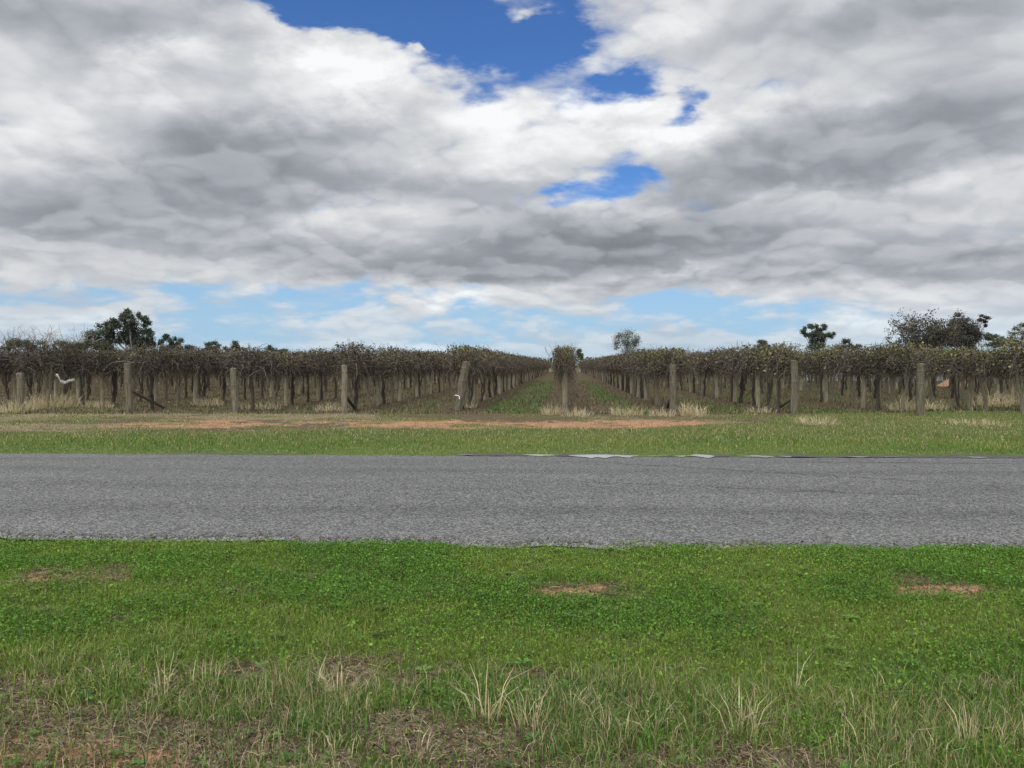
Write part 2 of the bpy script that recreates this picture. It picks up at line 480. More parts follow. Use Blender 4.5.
# =================================================================== ground sheet
def axis(parts):
    return np.unique(np.round(np.concatenate(parts), 4))
gx = np.concatenate([np.arange(0, 8, 0.09), np.arange(8, 30, 0.3), 30 * np.geomspace(1, 100, 34)])
gx = axis([gx, -gx])
gy = axis([np.arange(-40, 1.8, 2.0), np.arange(1.8, 7.4, 0.06), np.arange(7.4, 13, 0.7), np.arange(13, 33, 0.16), 33 * np.geomspace(1, 110, 90)])
X, Y = np.meshgrid(gx, gy)
Z = height(X, Y)
nxv, nyv = len(gx), len(gy)
idx = np.arange(nxv * nyv).reshape(nyv, nxv)
quads = np.stack([idx[:-1, :-1], idx[:-1, 1:], idx[1:, 1:], idx[1:, :-1]], -1).reshape(-1, 4)
cg, cr, cdv = cover(X.ravel(), Y.ravel())
m, n, b, o = material('ground')
a = n.node('ShaderNodeAttribute', attribute_name='Col').outputs['Vector']
ag, ar, ad = n.sep(a)
p = n.node('ShaderNodeTexCoord').outputs['Object']
f1 = n.noise(p, 1.4, 6.0, 0.6); f2 = n.noise(p, 22.0, 5.0, 0.65); f3 = n.noise(p, 90.0, 3.0, 0.6); f4 = n.noise(n.vmul(p, (1, 2.2, 1)), 6.0, 5.0, 0.65)
soil = n.mix(n.smooth(f2, 0.35, 0.68), (0.044, 0.032, 0.020), (0.118, 0.086, 0.054))
red = n.mix(n.smooth(f4, 0.35, 0.68), (0.18, 0.098, 0.055), (0.32, 0.182, 0.110))
dry = n.mix(n.smooth(f2, 0.35, 0.66), (0.070, 0.056, 0.038), (0.20, 0.165, 0.108))
grs = n.mix(n.smooth(f4, 0.33, 0.66), (0.040, 0.062, 0.016), (0.085, 0.108, 0.032))
def edge(v, f, k=0.55):
    return n.smooth(n.add(v, n.mul(n.sub(f, 0.5), k * 1.5)), 0.25, 0.75)
c = n.mix(edge(ad, f2), soil, dry)
c = n.mix(edge(ar, f4, 0.8), c, red)
c = n.mix(edge(ag, f2, 0.9), c, grs)
c = n.scalecol(c, n.mad(f1, 0.5, 0.75))
c = n.scalecol(c, n.mad(f3, 0.6, 0.7))
n.put(b.inputs['Base Color'], c)
b.inputs['Roughness'].default_value = 0.95; b.inputs['Specular IOR Level'].default_value = 0.1
bp = n.node('ShaderNodeBump'); bp.inputs['Strength'].default_value = 0.8; bp.inputs['Distance'].default_value = 0.008
n.put(bp.inputs['Height'], n.add(n.mul(f2, 0.4), f3)); n.t.links.new(bp.outputs[0], b.inputs['Normal'])
mb = MB()
mb.add(np.stack([X.ravel(), Y.ravel(), Z.ravel()], 1), quads, None, np.stack([cg, cr, cdv], 1))
tag(mb.build('ground', m, smooth=True), kind='structure')

# =================================================================== road
ROAD_Z = 0.012
ux = axis([np.arange(-14, 14, 0.05), np.arange(-300, -14, 3.0), np.arange(14, 300, 3.0)])
en, ef = edge_near(ux), edge_far(ux)
tt = np.array([0.0, 0.004, 0.02, 0.25, 0.5, 0.75, 0.98, 0.996, 1.0])
zz = np.array([-0.03, 0.0, 0.004, 0.03, 0.045, 0.03, 0.002, 0.0, -0.03])
S = en[None, :] * (1 - tt[:, None]) + ef[None, :] * tt[:, None]
XX = np.broadcast_to(ux, S.shape)
YY = S - 0.0415 * XX - 0.0018 * XX
ZZ = np.broadcast_to((ROAD_Z + zz)[:, None], S.shape)
idx = np.arange(S.size).reshape(S.shape)
quads = np.stack([idx[:-1, :-1], idx[:-1, 1:], idx[1:, 1:], idx[1:, :-1]], -1).reshape(-1, 4)
m, n, b, o = material('chip_seal')
p = n.node('ShaderNodeTexCoord').outputs['Object']
sepp = n.sep(p)
s_ = n.mad(sepp[0], 0.0433, sepp[1])
vor = n.node('ShaderNodeTexVoronoi'); n.put(vor.inputs['Vector'], p); vor.inputs['Scale'].default_value = 75.0
chip = n.sep(vor.outputs['Color'])[0]
v2 = n.node('ShaderNodeTexVoronoi'); n.put(v2.inputs['Vector'], p); v2.inputs['Scale'].default_value = 46.0
chip2 = n.sep(v2.outputs['Color'])[0]
f1 = n.noise(n.vmul(p, (0.25, 1.6, 1)), 1.0, 6.0, 0.6); f2 = n.noise(p, 4.0, 6.0, 0.65); f3 = n.noise(p, 28.0, 4.0, 0.6)
c = n.mix(n.m('POWER', chip, 1.5), (0.026, 0.027, 0.027), (0.156, 0.157, 0.151))
c = n.mix(n.smooth(chip2, 0.70, 0.95, 0, 0.6), c, (0.19, 0.19, 0.183))
c = n.mix(n.smooth(n.sep(v2.outputs['Color'])[1], 0.75, 0.95, 0, 0.5), c, (0.030, 0.031, 0.031))
def lane(c0, w, amt):
    d_ = n.m('ABSOLUTE', n.sub(n.add(s_, n.mul(n.sub(f1, 0.5), 0.5)), c0))
    return n.smooth(d_, 0.0, w, 1.0 - amt, 1.0)
k = n.mul(n.mul(lane(8.25, 0.5, 0.20), lane(9.75, 0.55, 0.13)), n.mul(lane(11.3, 0.5, 0.17), lane(12.6, 0.35, 0.10)))
k = n.mul(k, n.mad(f2, 0.5, 0.75))
k = n.mul(k, n.mad(f1, 0.5, 0.75))
worn = n.smooth(n.add(s_, n.mul(n.sub(f2, 0.5), 0.8)), 7.0, 7.7, 1.10, 1.0)
k = n.mul(k, worn)
# old cracks that wander over the right half of the carriageway
def crack(ax, ay, slope, length, w):
    u_ = n.sub(sepp[0], ax)
    wob = n.mul(n.sub(n.noise(p, 2.2, 5.0, 0.65), 0.5), 0.7)
    d_ = n.m('ABSOLUTE', n.add(n.sub(sepp[1], n.mad(u_, slope, ay)), wob))
    along = n.smooth(n.m('ABSOLUTE', u_), length * 0.5, length, 1.0, 0.0)
    return n.sub(1.0, n.mul(n.mul(n.smooth(d_, 0.0, w * 1.2, 0.55, 0.0), along), n.smooth(f3, 0.35, 0.6)))
k = n.mul(n.mul(k, crack(3.6, 11.2, -0.55, 3.0, 0.10)), n.mul(crack(3.0, 9.6, -0.25, 2.6, 0.08), crack(7.0, 12.3, -0.12, 3.0, 0.1)))
c = n.scalecol(c, k)
n.put(b.inputs['Base Color'], c)
b.inputs['Roughness'].default_value = 0.8; b.inputs['Specular IOR Level'].default_value = 0.25
bp = n.node('ShaderNodeBump'); bp.inputs['Strength'].default_value = 0.6; bp.inputs['Distance'].default_value = 0.006
n.put(bp.inputs['Height'], n.add(vor.outputs['Distance'], n.mul(f3, 0.5))); n.t.links.new(bp.outputs[0], b.inputs['Normal'])
mb = MB(); mb.add(np.stack([XX.ravel(), YY.ravel(), ZZ.ravel()], 1), quads)
tag(mb.build('road', m, smooth=True), kind='structure')

# wet mud strip along the far edge, puddles lying on it
def strip(name, x0, x1, w_in, w_out, z, mat, seed, label=None, step=0.04):
    xs = np.arange(x0, x1, step); nn = len(xs)
    tfade = np.minimum(1, np.minimum(np.arange(nn), np.arange(nn)[::-1]) * step / 0.35)
    tfade = np.sqrt(np.clip(tfade, 0, 1))
    a_ = S_FAR - w_in * np.clip(3.2 * (fbm(xs * 4.5, xs * 0 + 2.0, seed, 4) - 0.22), 0, 2) * tfade
    b_ = S_FAR + w_out * np.clip(3.2 * (fbm(xs * 2.0, xs * 0 + 7.0, seed + 5, 4) - 0.22), 0, 2) * tfade
    v = []
    for t_ in (0, .5, 1):
        s__ = a_ * (1 - t_) + b_ * t_
        v.append(np.stack([xs, s__ - 0.0433 * xs, np.full(nn, z)], 1))
    v = np.concatenate(v); i = np.arange(3 * nn).reshape(3, nn)
    qd = np.concatenate([np.stack([i[r, :-1], i[r, 1:], i[r + 1, 1:], i[r + 1, :-1]], -1) for r in (0, 1)])
    mb = MB(); mb.add(v, qd)
    return tag(mb.build(name, mat), kind='structure')
m, n, b, o = material('wet_mud')
p = n.node('ShaderNodeTexCoord').outputs['Object']
n.put(b.inputs['Base Color'], n.mix(n.noise(p, 9.0, 6.0, 0.6), (0.012, 0.011, 0.010), (0.055, 0.045, 0.035)))
b.inputs['Roughness'].default_value = 0.6
bp = n.node('ShaderNodeBump'); bp.inputs['Distance'].default_value = 0.02
n.put(bp.inputs['Height'], n.noise(p, 30.0, 4.0, 0.6)); n.t.links.new(bp.outputs[0], b.inputs['Normal'])
M_MUD = m
m, n, b, o = material('puddle_water_painted_sky')
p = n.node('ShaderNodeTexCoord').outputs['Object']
n.put(b.inputs['Base Color'], n.mix(n.noise(p, 3.0, 3.0, 0.5), (0.20, 0.195, 0.185), (0.33, 0.325, 0.315)))  # pale base colour stands in for bright sky mirrored in the water
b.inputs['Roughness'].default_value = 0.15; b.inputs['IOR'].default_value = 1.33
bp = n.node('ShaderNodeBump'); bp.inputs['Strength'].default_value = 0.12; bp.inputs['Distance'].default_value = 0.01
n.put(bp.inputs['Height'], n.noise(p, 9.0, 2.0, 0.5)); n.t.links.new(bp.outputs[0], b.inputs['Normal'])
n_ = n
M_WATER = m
def xfar(px): return (px - 512) / F * 13.3
strip('mud', xfar(455), xfar(1100), 0.05, 0.26, ROAD_Z + 0.006, M_MUD, 7)
strip('mud', xfar(150), xfar(300), 0.0, 0.10, ROAD_Z + 0.006, M_MUD, 17)
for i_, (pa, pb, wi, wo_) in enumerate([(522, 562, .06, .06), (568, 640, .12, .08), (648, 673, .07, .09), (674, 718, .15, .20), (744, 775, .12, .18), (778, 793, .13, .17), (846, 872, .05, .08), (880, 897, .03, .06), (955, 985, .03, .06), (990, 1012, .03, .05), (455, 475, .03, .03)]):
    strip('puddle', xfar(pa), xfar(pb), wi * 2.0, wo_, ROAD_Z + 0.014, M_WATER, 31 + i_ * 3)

# =================================================================== grass and litter (stuff)
def scatter(count, y0, y1, margin=1.5, slope=0.70, power=1.0):
    y = y0 + (y1 - y0) * rng.random(count) ** power
    half = y * slope + margin
    keep = rng.random(count) < half / (y1 * slope + margin)
    y = y[keep]; half = half[keep]
    x = (rng.random(len(y)) * 2 - 1) * half
    return x, y

# --- near verge: creeping broad-leaved cover
mb = MB()
x, y = scatter(500000, 2.5, 7.0)
g, r, d = cover(x, y)
s = road_s(x, y)
en_ = edge_near(x)
clover = sstep(fbm(x * 1.1, y * 1.5, 101, 4), 0.40, 0.56)
tall = sstep(4.55 - y + (fbm(x * 1.0, y * 1.3, 107, 3) - 0.5) * 0.9 - 0.45 * sstep(x, -1.5, 0.8), -0.05, 0.35)
keep = (rng.random(len(x)) < g ** 1.5 * (0.25 + 0.75 * clover) * (1 - 0.55 * tall)) & (s < en_ + (fbm(x * 9, y * 9, 3, 2) - 0.5) * 0.2 - 0.02)
x, y, cl = x[keep], y[keep], clover[keep]
lift = 0.012 + 0.065 * rng.random(len(x)) * (0.35 + fbm(x * 3, y * 3, 111, 4) * 1.0)
C = np.stack([x, y, height(x, y) + lift], 1)
tone = fbm(x * 2.2, y * 2.8, 115, 4)[:, None]
colr = vary((0.073, 0.152, 0.018), len(x), 0.32, 0.08) * (0.75 + 0.5 * tone) + np.array([0.035, 0.030, 0.0]) * (1 - cl)[:, None]
leaves(mb, C, rng.uniform(0.008, 0.018, len(x)) * (1 + 0.7 * (rng.random(len(x)) < 0.08)), colr, up=1.2, narrow=0.8, bend=0.25)
tag(mb.build('clover_cover', M_GRASS), kind='stuff')

# --- near verge: short blades everywhere, long blades towards the front
mb = MB()
x, y = scatter(455000, 2.5, 7.0)
g, r, d = cover(x, y); s = road_s(x, y); en_ = edge_near(x)
tall = sstep(4.38 - y + (fbm(x * 1.0, y * 1.3, 107, 3) - 0.5) * 0.9 - 0.45 * sstep(x, -1.5, 0.8), -0.05, 0.40)
keep = (rng.random(len(x)) < g * 0.9 + 0.05) & (s < en_ + (fbm(x * 9, y * 9, 3, 2) - 0.5) * 0.24)
x, y, tall = x[keep], y[keep], tall[keep]
nn = len(x)
patch = fbm(x * 1.6, y * 2.0, 121, 4)
h = rng.gamma(5, 0.0068, nn) * (0.6 + patch) * (1 + 0.55 * tall) * 0.8 + 0.012
yel = sstep(fbm(x * 0.9, y * 1.6, 125, 4), 0.42, 0.62)[:, None]
colr = vary((0.080, 0.152, 0.021), nn, 0.30, 0.08) * (1 - yel * 0.8) + vary((0.138, 0.190, 0.033), nn, 0.2, 0.08) * yel * 0.8
old = rng.random(nn) < 0.02 + 0.13 * tall
colr[old] = vary((0.30, 0.245, 0.13), int(old.sum()), 0.25)
blades(mb, np.stack([x, y, height(x, y) - 0.005], 1), h, rng.uniform(0.0025, 0.0055, nn), rng.uniform(0.1, 1.1, nn), rng.uniform(0, 6.28, nn), colr)
# long blades
x, y = scatter(140000, 2.6, 4.9)
g, r, d = cover(x, y)
tall = sstep(4.25 - y + (fbm(x * 1.0, y * 1.3, 107, 3) - 0.5) * 0.9 - 0.45 * sstep(x, -1.5, 0.8), -0.05, 0.40)
cl = sstep(fbm(x * 2.6, y * 3.0, 131, 3), 0.38, 0.62)
keep = rng.random(len(x)) < (0.12 + g * 0.88) * tall * (0.25 + 0.75 * cl ** 1.5) * 0.8
x, y = x[keep], y[keep]; nn = len(x)
h = rng.uniform(0.05, 0.15, nn)
colr = vary((0.068, 0.120, 0.026), nn, 0.25, 0.08)
old = rng.random(nn) < 0.50
colr[old] = vary((0.33, 0.275, 0.17), int(old.sum()), 0.3)
blades(mb, np.stack([x, y, height(x, y) - 0.005], 1), h, np.where(old, rng.uniform(0.0012, 0.0030, nn), rng.uniform(0.0025, 0.0050, nn)), rng.uniform(0.05, 1.05, nn), rng.uniform(0, 6.28, nn), colr)
tag(mb.build('verge_grass', M_GRASS), kind='stuff')

# --- broad-leaved weeds low in the verge
mb = MB()
x, y = scatter(2600, 2.7, 6.8)
g, r, d = cover(x, y)
kk = rng.random(len(x)) < 0.25 + 0.5 * fbm(x * 1.2, y * 1.4, 151, 3)
x, y = x[kk], y[kk]
for x_, y_ in zip(x, y):
    nl = int(rng.integers(5, 10)); a_ = rng.uniform(0, 6.28) + np.arange(nl) * 2.4
    L_ = rng.uniform(0.018, 0.055); zb = float(height(x_, y_)) + rng.uniform(0.004, 0.03)
    dr = np.stack([np.cos(a_), np.sin(a_), rng.uniform(0.1, 0.6, nl)], 1); sd = np.stack([-np.sin(a_), np.cos(a_), np.zeros(nl)], 1)
    c0 = np.array([x_, y_, zb]); w_ = L_ * rng.uniform(.16, .30)
    v = np.stack([c0 + dr * L_ * .1, c0 + dr * L_ * .6 + sd * w_, c0 + dr * L_ * np.array([1, 1, .6]), c0 + dr * L_ * .6 - sd * w_], 1)
    tone_ = vary((0.075, 0.135, 0.030), 1, .25, .1)
    mb.add(v.reshape(-1, 3), np.arange(4 * nl).reshape(nl, 4), None, np.repeat(tone_, 4 * nl, 0))
tag(mb.build('low_weeds', M_GRASS), kind='stuff')

# --- dead straw, leaf litter and sticks on the bare front patches
mb = MB()
x, y = scatter(290000, 2.4, 6.9, power=1.5)
g, r, d = cover(x, y); s = road_s(x, y)
keep = (rng.random(len(x)) < (0.05 + (1 - g) * (0.45 + d) * 0.9)) & (s < S_NEAR)
x, y = x[keep], y[keep]; nn = len(x)
L_ = rng.gamma(2.2, 0.013, nn) + 0.006
az = rng.uniform(0, 6.28, nn)
P0 = np.stack([x, y, height(x, y) + 0.004], 1)
dr = np.stack([np.cos(az), np.sin(az), rng.normal(0.12, 0.18, nn)], 1) * L_[:, None]
Pm = P0 + dr * 0.5 + np.stack([np.zeros(nn), np.zeros(nn), rng.uniform(0.0, 0.010, nn)], 1)
colr = vary((0.215, 0.168, 0.108), nn, 0.5, 0.07)
dk = rng.random(nn) < 0.35
colr[dk] = vary((0.09, 0.06, 0.042), int(dk.sum()), 0.4)
tubes(mb, np.stack([P0, Pm, P0 + dr], 1), np.stack([np.full(nn, .0013), rng.uniform(.001, .0026, nn), np.full(nn, .0008)], 1), 3, colr)
keep = rng.random(nn) < 0.20
C = P0[keep] + np.array([0, 0, 0.006])
leaves(mb, C, rng.uniform(0.010, 0.028, len(C)), vary((0.13, 0.09, 0.06), len(C), 0.4), up=1.5, narrow=0.55, bend=0.3)
tag(mb.build('straw_litter', M_STRAW), kind='stuff')

# --- loose chips and small stones along the near road edge and on the bare dirt
mb = MB()
x = rng.uniform(-7.5, 7.5, 9000)
s = edge_near(x) + rng.normal(0.02, 0.10, len(x))
y = s - 0.0433 * x
z = np.where(s > edge_near(x) + 0.02, ROAD_Z + 0.004, height(x, y) + 0.004)
x2, y2 = scatter(9000, 2.5, 6.8)
g, r, d = cover(x2, y2); kk = rng.random(len(x2)) < (r * 0.9 + 0.1 * (1 - g)); x2, y2 = x2[kk], y2[kk]
x = np.concatenate([x, x2]); y = np.concatenate([y, y2]); z = np.concatenate([z, height(x2, y2) + 0.003]); nn = len(x)
sz = rng.gamma(3.0, 0.0019, nn) + 0.002
oct_ = np.array([[1, 0, 0], [0, 1, 0], [-1, 0, 0], [0, -1, 0], [0, 0, .8], [0, 0, -.8]], float)
v = oct_[None] * rng.uniform(0.7, 1.3, (nn, 6, 1)) * sz[:, None, None]
ca, sa = np.cos(rng.uniform(0, 6.28, nn)), np.sin(rng.uniform(0, 6.28, nn))
v = v + rng.normal(0, 0.15, v.shape) * sz[:, None, None] + np.stack([x, y, z], 1)[:, None]
tri = np.array([[0, 1, 4], [1, 2, 4], [2, 3, 4], [3, 0, 4], [1, 0, 5], [2, 1, 5], [3, 2, 5], [0, 3, 5]])
mb.add(v.reshape(-1, 3), None, (np.arange(nn)[:, None, None] * 6 + tri[None]).reshape(-1, 3), np.repeat(vary((0.085, 0.082, 0.076), nn, 0.4), 6, 0))
tag(mb.build('gravel', M_STONE), kind='stuff')

# --- far verge and headland grass
mb = MB()
x, y = scatter(300000, 13.3, 27.5, margin=2.0)
g, r, d = cover(x, y); s = road_s(x, y)
keep = (rng.random(len(x)) < g * 0.95 + d * 0.35) & (s > edge_far(x) + 0.12 + 0.42 * sstep(x, -1.0, 1.2) + (fbm(x * 3, y * 0, 9, 3) - .5) * 0.25)
x, y, g, d = x[keep], y[keep], g[keep], d[keep]; nn = len(x)
front = 1 - sstep(y, 14.5, 19)
edge_d = sstep(road_s(x, y) - edge_far(x), 0.25, 1.6)
h = rng.gamma(4, 0.010, nn) * (0.5 + fbm(x * 0.9, y * 1.2, 141, 4)) * (0.75 + 0.5 * front) * (0.35 + 0.65 * edge_d) + 0.015
yel = fbm(x * 0.5, y * 0.9, 145, 4)
yel = sstep(yel, 0.35, 0.65)[:, None]
colr = vary((0.086, 0.148, 0.022), nn, 0.22, 0.07) * (1 - yel) + vary((0.150, 0.185, 0.042), nn, 0.2, 0.07) * yel
colr = colr * (0.62 + 0.38 * front)[:, None] + np.array([0.06, 0.055, 0.025]) * (0.38 * (1 - front))[:, None]
old = rng.random(nn) < 0.09 + 0.25 * (1 - front) + 0.5 * d * (1 - g)
colr[old] = vary((0.30, 0.245, 0.135), int(old.sum()), 0.25)
blades(mb, np.stack([x, y, height(x, y) - 0.005], 1), h, rng.uniform(0.006, 0.014, nn), rng.uniform(0.1, 0.9, nn), rng.uniform(0, 6.28, nn), colr)
# --- grass in the aisles between the rows
x, y = scatter(190000, 25.0, 75.0, margin=1.0, power=1.5)
g, r, d = cover(x, y)
keep = rng.random(len(x)) < g * 0.9 + 0.42
gk = g
x, y, gk = x[keep], y[keep], gk[keep]; nn = len(x)
colr = vary((0.050, 0.095, 0.024), nn, 0.25, 0.08) * gk[:, None] + vary((0.040, 0.046, 0.020), nn, 0.3, 0.08) * (1 - gk[:, None])
old = rng.random(nn) < 0.10 + 0.16 * (1 - gk)
colr[old] = vary((0.21, 0.172, 0.105), int(old.sum()), 0.3)
blades(mb, np.stack([x, y, height(x, y) - 0.01], 1), rng.gamma(4, 0.022, nn) + 0.02, rng.uniform(0.012, 0.028, nn), rng.uniform(0.1, 0.9, nn), rng.uniform(0, 6.28, nn), colr)
tag(mb.build('far_grass', M_GRASS), kind='stuff')

# =================================================================== vineyard
ORD = ['first', 'second', 'third', 'fourth', 'fifth', 'sixth', 'seventh', 'eighth', 'ninth', 'tenth', 'eleventh', 'twelfth', 'thirteenth', 'fourteenth', 'fifteenth',
       'sixteenth', 'seventeenth', 'eighteenth', 'nineteenth', 'twentieth', 'twenty-first', 'twenty-second', 'twenty-third', 'twenty-fourth', 'twenty-fifth', 'twenty-sixth',
       'twenty-seventh', 'twenty-eighth', 'twenty-ninth', 'thirtieth']
# row number -> depth of its end post, and how the row is told apart
ROW_Y0 = {-6: 26.3, -5: 26.0, -4: 26.0, -3: 25.8, -2: 25.7, -1: 26.5, 0: 26.2, 1: 26.2, 2: 24.7, 3: 23.9, 4: 23.4, 5: 23.0}
ROW_SAY = {-5: 'the short post at the left edge', -4: 'the upright post with a long brace', -3: 'the pale post tilting left', -2: 'the post with a black brace',
           -1: 'the broad leaning post', 0: 'the lone post between the aisles', 1: 'the post right of the aisles', 2: 'the tall square post', 3: 'the post in high dry grass'}
NUM = ['zero', 'one', 'two', 'three', 'four', 'five', 'six', 'seven', 'eight', 'nine', 'ten', 'eleven', 'twelve', 'thirteen', 'fourteen', 'fifteen', 'sixteen', 'seventeen', 'eighteen', 'nineteen', 'twenty', 'twenty-one', 'twenty-two']
def row_say(k):
    if k in ROW_SAY: return 'behind ' + ROW_SAY[k]
    return '%s rows %s of the lone middle row' % (NUM[abs(k)], 'left' if k < 0 else 'right')
def row_y0(k):
    return ROW_Y0.get(k, 26.3 if k < 0 else 23.0 - 0.35 * (k - 5))
def row_pt(k, y):
    """point of row k at depth y"""
    return k * ROW_SP / ROW_D[1] + y * math.tan(ROW_A), y
def in_frame(x, y, pad=40):
    px = 512 + F * x / y
    return -pad < px < 1024 + pad

def vine_crown(seed, olive, width=0.44, ncane=340, nleaf=420):
    global rng
    keep_rng = rng; rng = np.random.default_rng(seed)
    mb = MB()
    n = 7
    yy = np.linspace(-1.08, 1.08, n)
    for _ in range(3):            # gnarled cordon arms along the wires
        P_ = np.stack([rng.normal(0, .10, n), yy + rng.normal(0, .03, n), 1.42 + rng.normal(0, .06, n) + rng.uniform(-.1, .2)], 1)
        tubes(mb, P_[None], rng.uniform(.014, .024, (1, n)), 5, (0.062, 0.050, 0.042))
    N_ = ncane
    t = np.linspace(0, 1, 6)[None, :]
    x0 = rng.normal(0, .19, N_)[:, None]; y0 = rng.uniform(-1.1, 1.1, N_)[:, None]
    sx = (rng.choice([-1, 1], N_) * np.abs(rng.normal(width * .7, .18, N_)))[:, None]; sy = rng.normal(0, .5, N_)[:, None]
    a = rng.uniform(.10, 1.25, N_)[:, None]; drop = a * rng.uniform(.5, 1.2, N_)[:, None] + rng.uniform(0, .55, N_)[:, None]
    z = rng.uniform(1.22, 2.02, N_)[:, None] + a * t - drop * t ** 2
    wig = rng.normal(0, .045, (3, N_, 6)) * t[None]
    P_ = np.stack([x0 + sx * t ** .8 + wig[0], y0 + sy * t + wig[1], np.maximum(z + wig[2], 1.0 + rng.normal(0, .08, (N_, 1)))], -1)
    P_[..., 2] = np.minimum(P_[..., 2], 2.24 + rng.normal(0, .07, (N_, 1)))
    c = vary((0.051, 0.042, 0.034), N_, .36, .06)
    pale = rng.random(N_) < .20
    c[pale] = vary((0.15, 0.122, 0.096), int(pale.sum()), .25, .05)
    rad = rng.uniform(.0045, .0085, N_)[:, None] * np.linspace(1.2, .55, 6)[None]
    tubes(mb, P_, rad, 3, c)
    # shoots that stick up past the tangle
    N_ = 24
    t = np.linspace(0, 1, 4)[None]
    P_ = np.stack([rng.normal(0, .3, (N_, 1)) + rng.normal(0, .14, (N_, 1)) * t, rng.uniform(-1.1, 1.1, (N_, 1)) + rng.normal(0, .15, (N_, 1)) * t, 1.9 + rng.uniform(.2, .50, (N_, 1)) * t], -1)
    tubes(mb, P_, np.full((N_, 4), .0055), 3, vary((0.075, 0.06, 0.048), N_, .3))
    # hanging canes and water shoots below the cordon
    N_ = 22
    P_ = np.stack([rng.normal(0, .3, (N_, 1)) + rng.normal(0, .12, (N_, 1)) * t, rng.uniform(-1.0, 1.0, (N_, 1)) + rng.normal(0, .2, (N_, 1)) * t, 1.3 - rng.uniform(.15, .75, (N_, 1)) * t], -1)
    tubes(mb, P_, np.full((N_, 4), .0045), 3, vary((0.085, 0.07, 0.045), N_, .3))
    # withered and last green leaves
    N_ = nleaf
    C = np.stack([rng.normal(0, width * .7, N_), rng.uniform(-1.12, 1.12, N_), 1.12 + rng.beta(2.2, 1.7, N_) * 1.15], 1)
    c = vary((0.058, 0.048, 0.034), N_, .42, .07)
    gr = rng.random(N_) < olive * (0.4 + 1.0 * (C[:, 2] > 1.75))
    c[gr] = vary((0.105, 0.108, 0.040), int(gr.sum()), .3, .07)
    leaves(mb, C, rng.uniform(.05, .115, N_), c, up=.2, narrow=.75, bend=.35)
    rng = keep_rng
    return mb

def vine_trunk(seed):
    r_ = np.random.default_rng(seed)
    mb = MB()
    n = 7
    z = np.linspace(-.06, 1.5, n)
    cols = [(0.055, 0.046, 0.036), (0.125, 0.108, 0.078), (0.038, 0.032, 0.027)]
    base = cols[seed % 3]
    lean = r_.normal(0, .10, 2)
    P_ = np.stack([lean[0] * np.linspace(0, 1, n) + r_.normal(0, .022, n), lean[1] * np.linspace(0, 1, n) + r_.normal(0, .03, n), z], 1)
    rad = r_.uniform(.044, .062) * np.array([1.5, 1.15, 1.0, 1.0, .95, 1.05, .9]) * r_.uniform(.88, 1.12, n)
    tubes(mb, P_[None], rad[None], 7, base, cap=True)
    if seed % 2:                     # a second stem leaves the first low down
        k = np.linspace(0, 1, n)
        Q = P_.copy(); d_ = r_.normal(0, .16, 2) + np.array([0, .22 * r_.choice([-1, 1])])
        Q[:, 0] += d_[0] * k; Q[:, 1] += d_[1] * k; Q[:, 2] = .25 + k * 1.2
        Q[0] = P_[1]
        tubes(mb, Q[None], (rad * .62)[None], 6, base)
    for s_ in (-1, 1):               # head splits into two arms
        Q = np.stack([np.linspace(P_[-2, 0], r_.normal(0, .06), 4), np.linspace(P_[-2, 1], P_[-2, 1] + s_ * r_.uniform(.35, .6), 4), np.array([P_[-2, 2], 1.40, 1.47, 1.46])], 1)
        tubes(mb, Q[None], np.array([[.03, .026, .022, .018]]), 6, base)
    return mb

VAR = [(3, .12, .44), (14, .18, .50), (25, .10, .38), (36, .26, .46), (47, .55, .42), (58, .66, .50)]     # the last two still carry olive leaves
LOOK = ['tangled brown grapevine', 'shaggy brown grapevine', 'narrow brown grapevine', 'brown leafy grapevine', 'olive leafed grapevine', 'bushy olive leafed grapevine']
crown_me = [vine_crown(s, o, w, nleaf=640 if o < .3 else 950).mesh('crown', M_CANE) for s, o, w in VAR]
trunk_me = [vine_trunk(200 + i).mesh('trunk', M_BARK, True) for i in range(6)]
ROW_END = 174.0
allv = []
for k in range(-24, 25):
    y0 = row_y0(k)
    y = y0 + {0: 0.55, -1: 1.15}.get(k, 1.35)
    i = 0
    while y < ROW_END:
        x_, _ = row_pt(k, y)
        if in_frame(x_, y, 70):
            allv.append((k, i, x_ + rng.normal(0, .05), y + rng.normal(0, .08)))
            i += 1
        y += 2.0 * ROW_D[1]
def vine_rank(v):
    k, i, x, y = v
    return y + (0 if abs(k) <= 1 else 0.9 * max(0, i - 6)) + (0 if -8 <= k <= 6 else 6)
allv.sort(key=vine_rank)
near_v, far_v = allv[:295], allv[295:]
cnt = {}
for k, i, x, y in sorted(near_v, key=lambda v: v[3]):
    j = cnt.get(k, 0); cnt[k] = j + 1
    w = rng.random()
    var = int(rng.integers(0, 4))
    if k >= 2: var = int(rng.choice([3, 4, 5])) if y < 34 else int(rng.choice([1, 3, 4]))
    elif k in (-1, 0, 1) and j < 3: var = int(rng.choice([3, 4])) if j else 4
    o = empty('grapevine', (x, y, float(height(x, y))), -ROW_A + (math.pi if rng.random() < .5 else 0))
    sz = float(rng.normal(1.0, .040)); o.scale = (float(rng.normal(1.0, .1)) if k else (.52 if j == 0 else .62), 1.0, sz)
    tag(o, '%s, %s in the row %s' % (LOOK[var], ORD[j] if j < 30 else 'deep', row_say(k)), 'grapevine', 'grapevines in the vineyard rows')
    link('crown', crown_me[var], o); link('trunk', trunk_me[int(rng.integers(0, 6))], o)

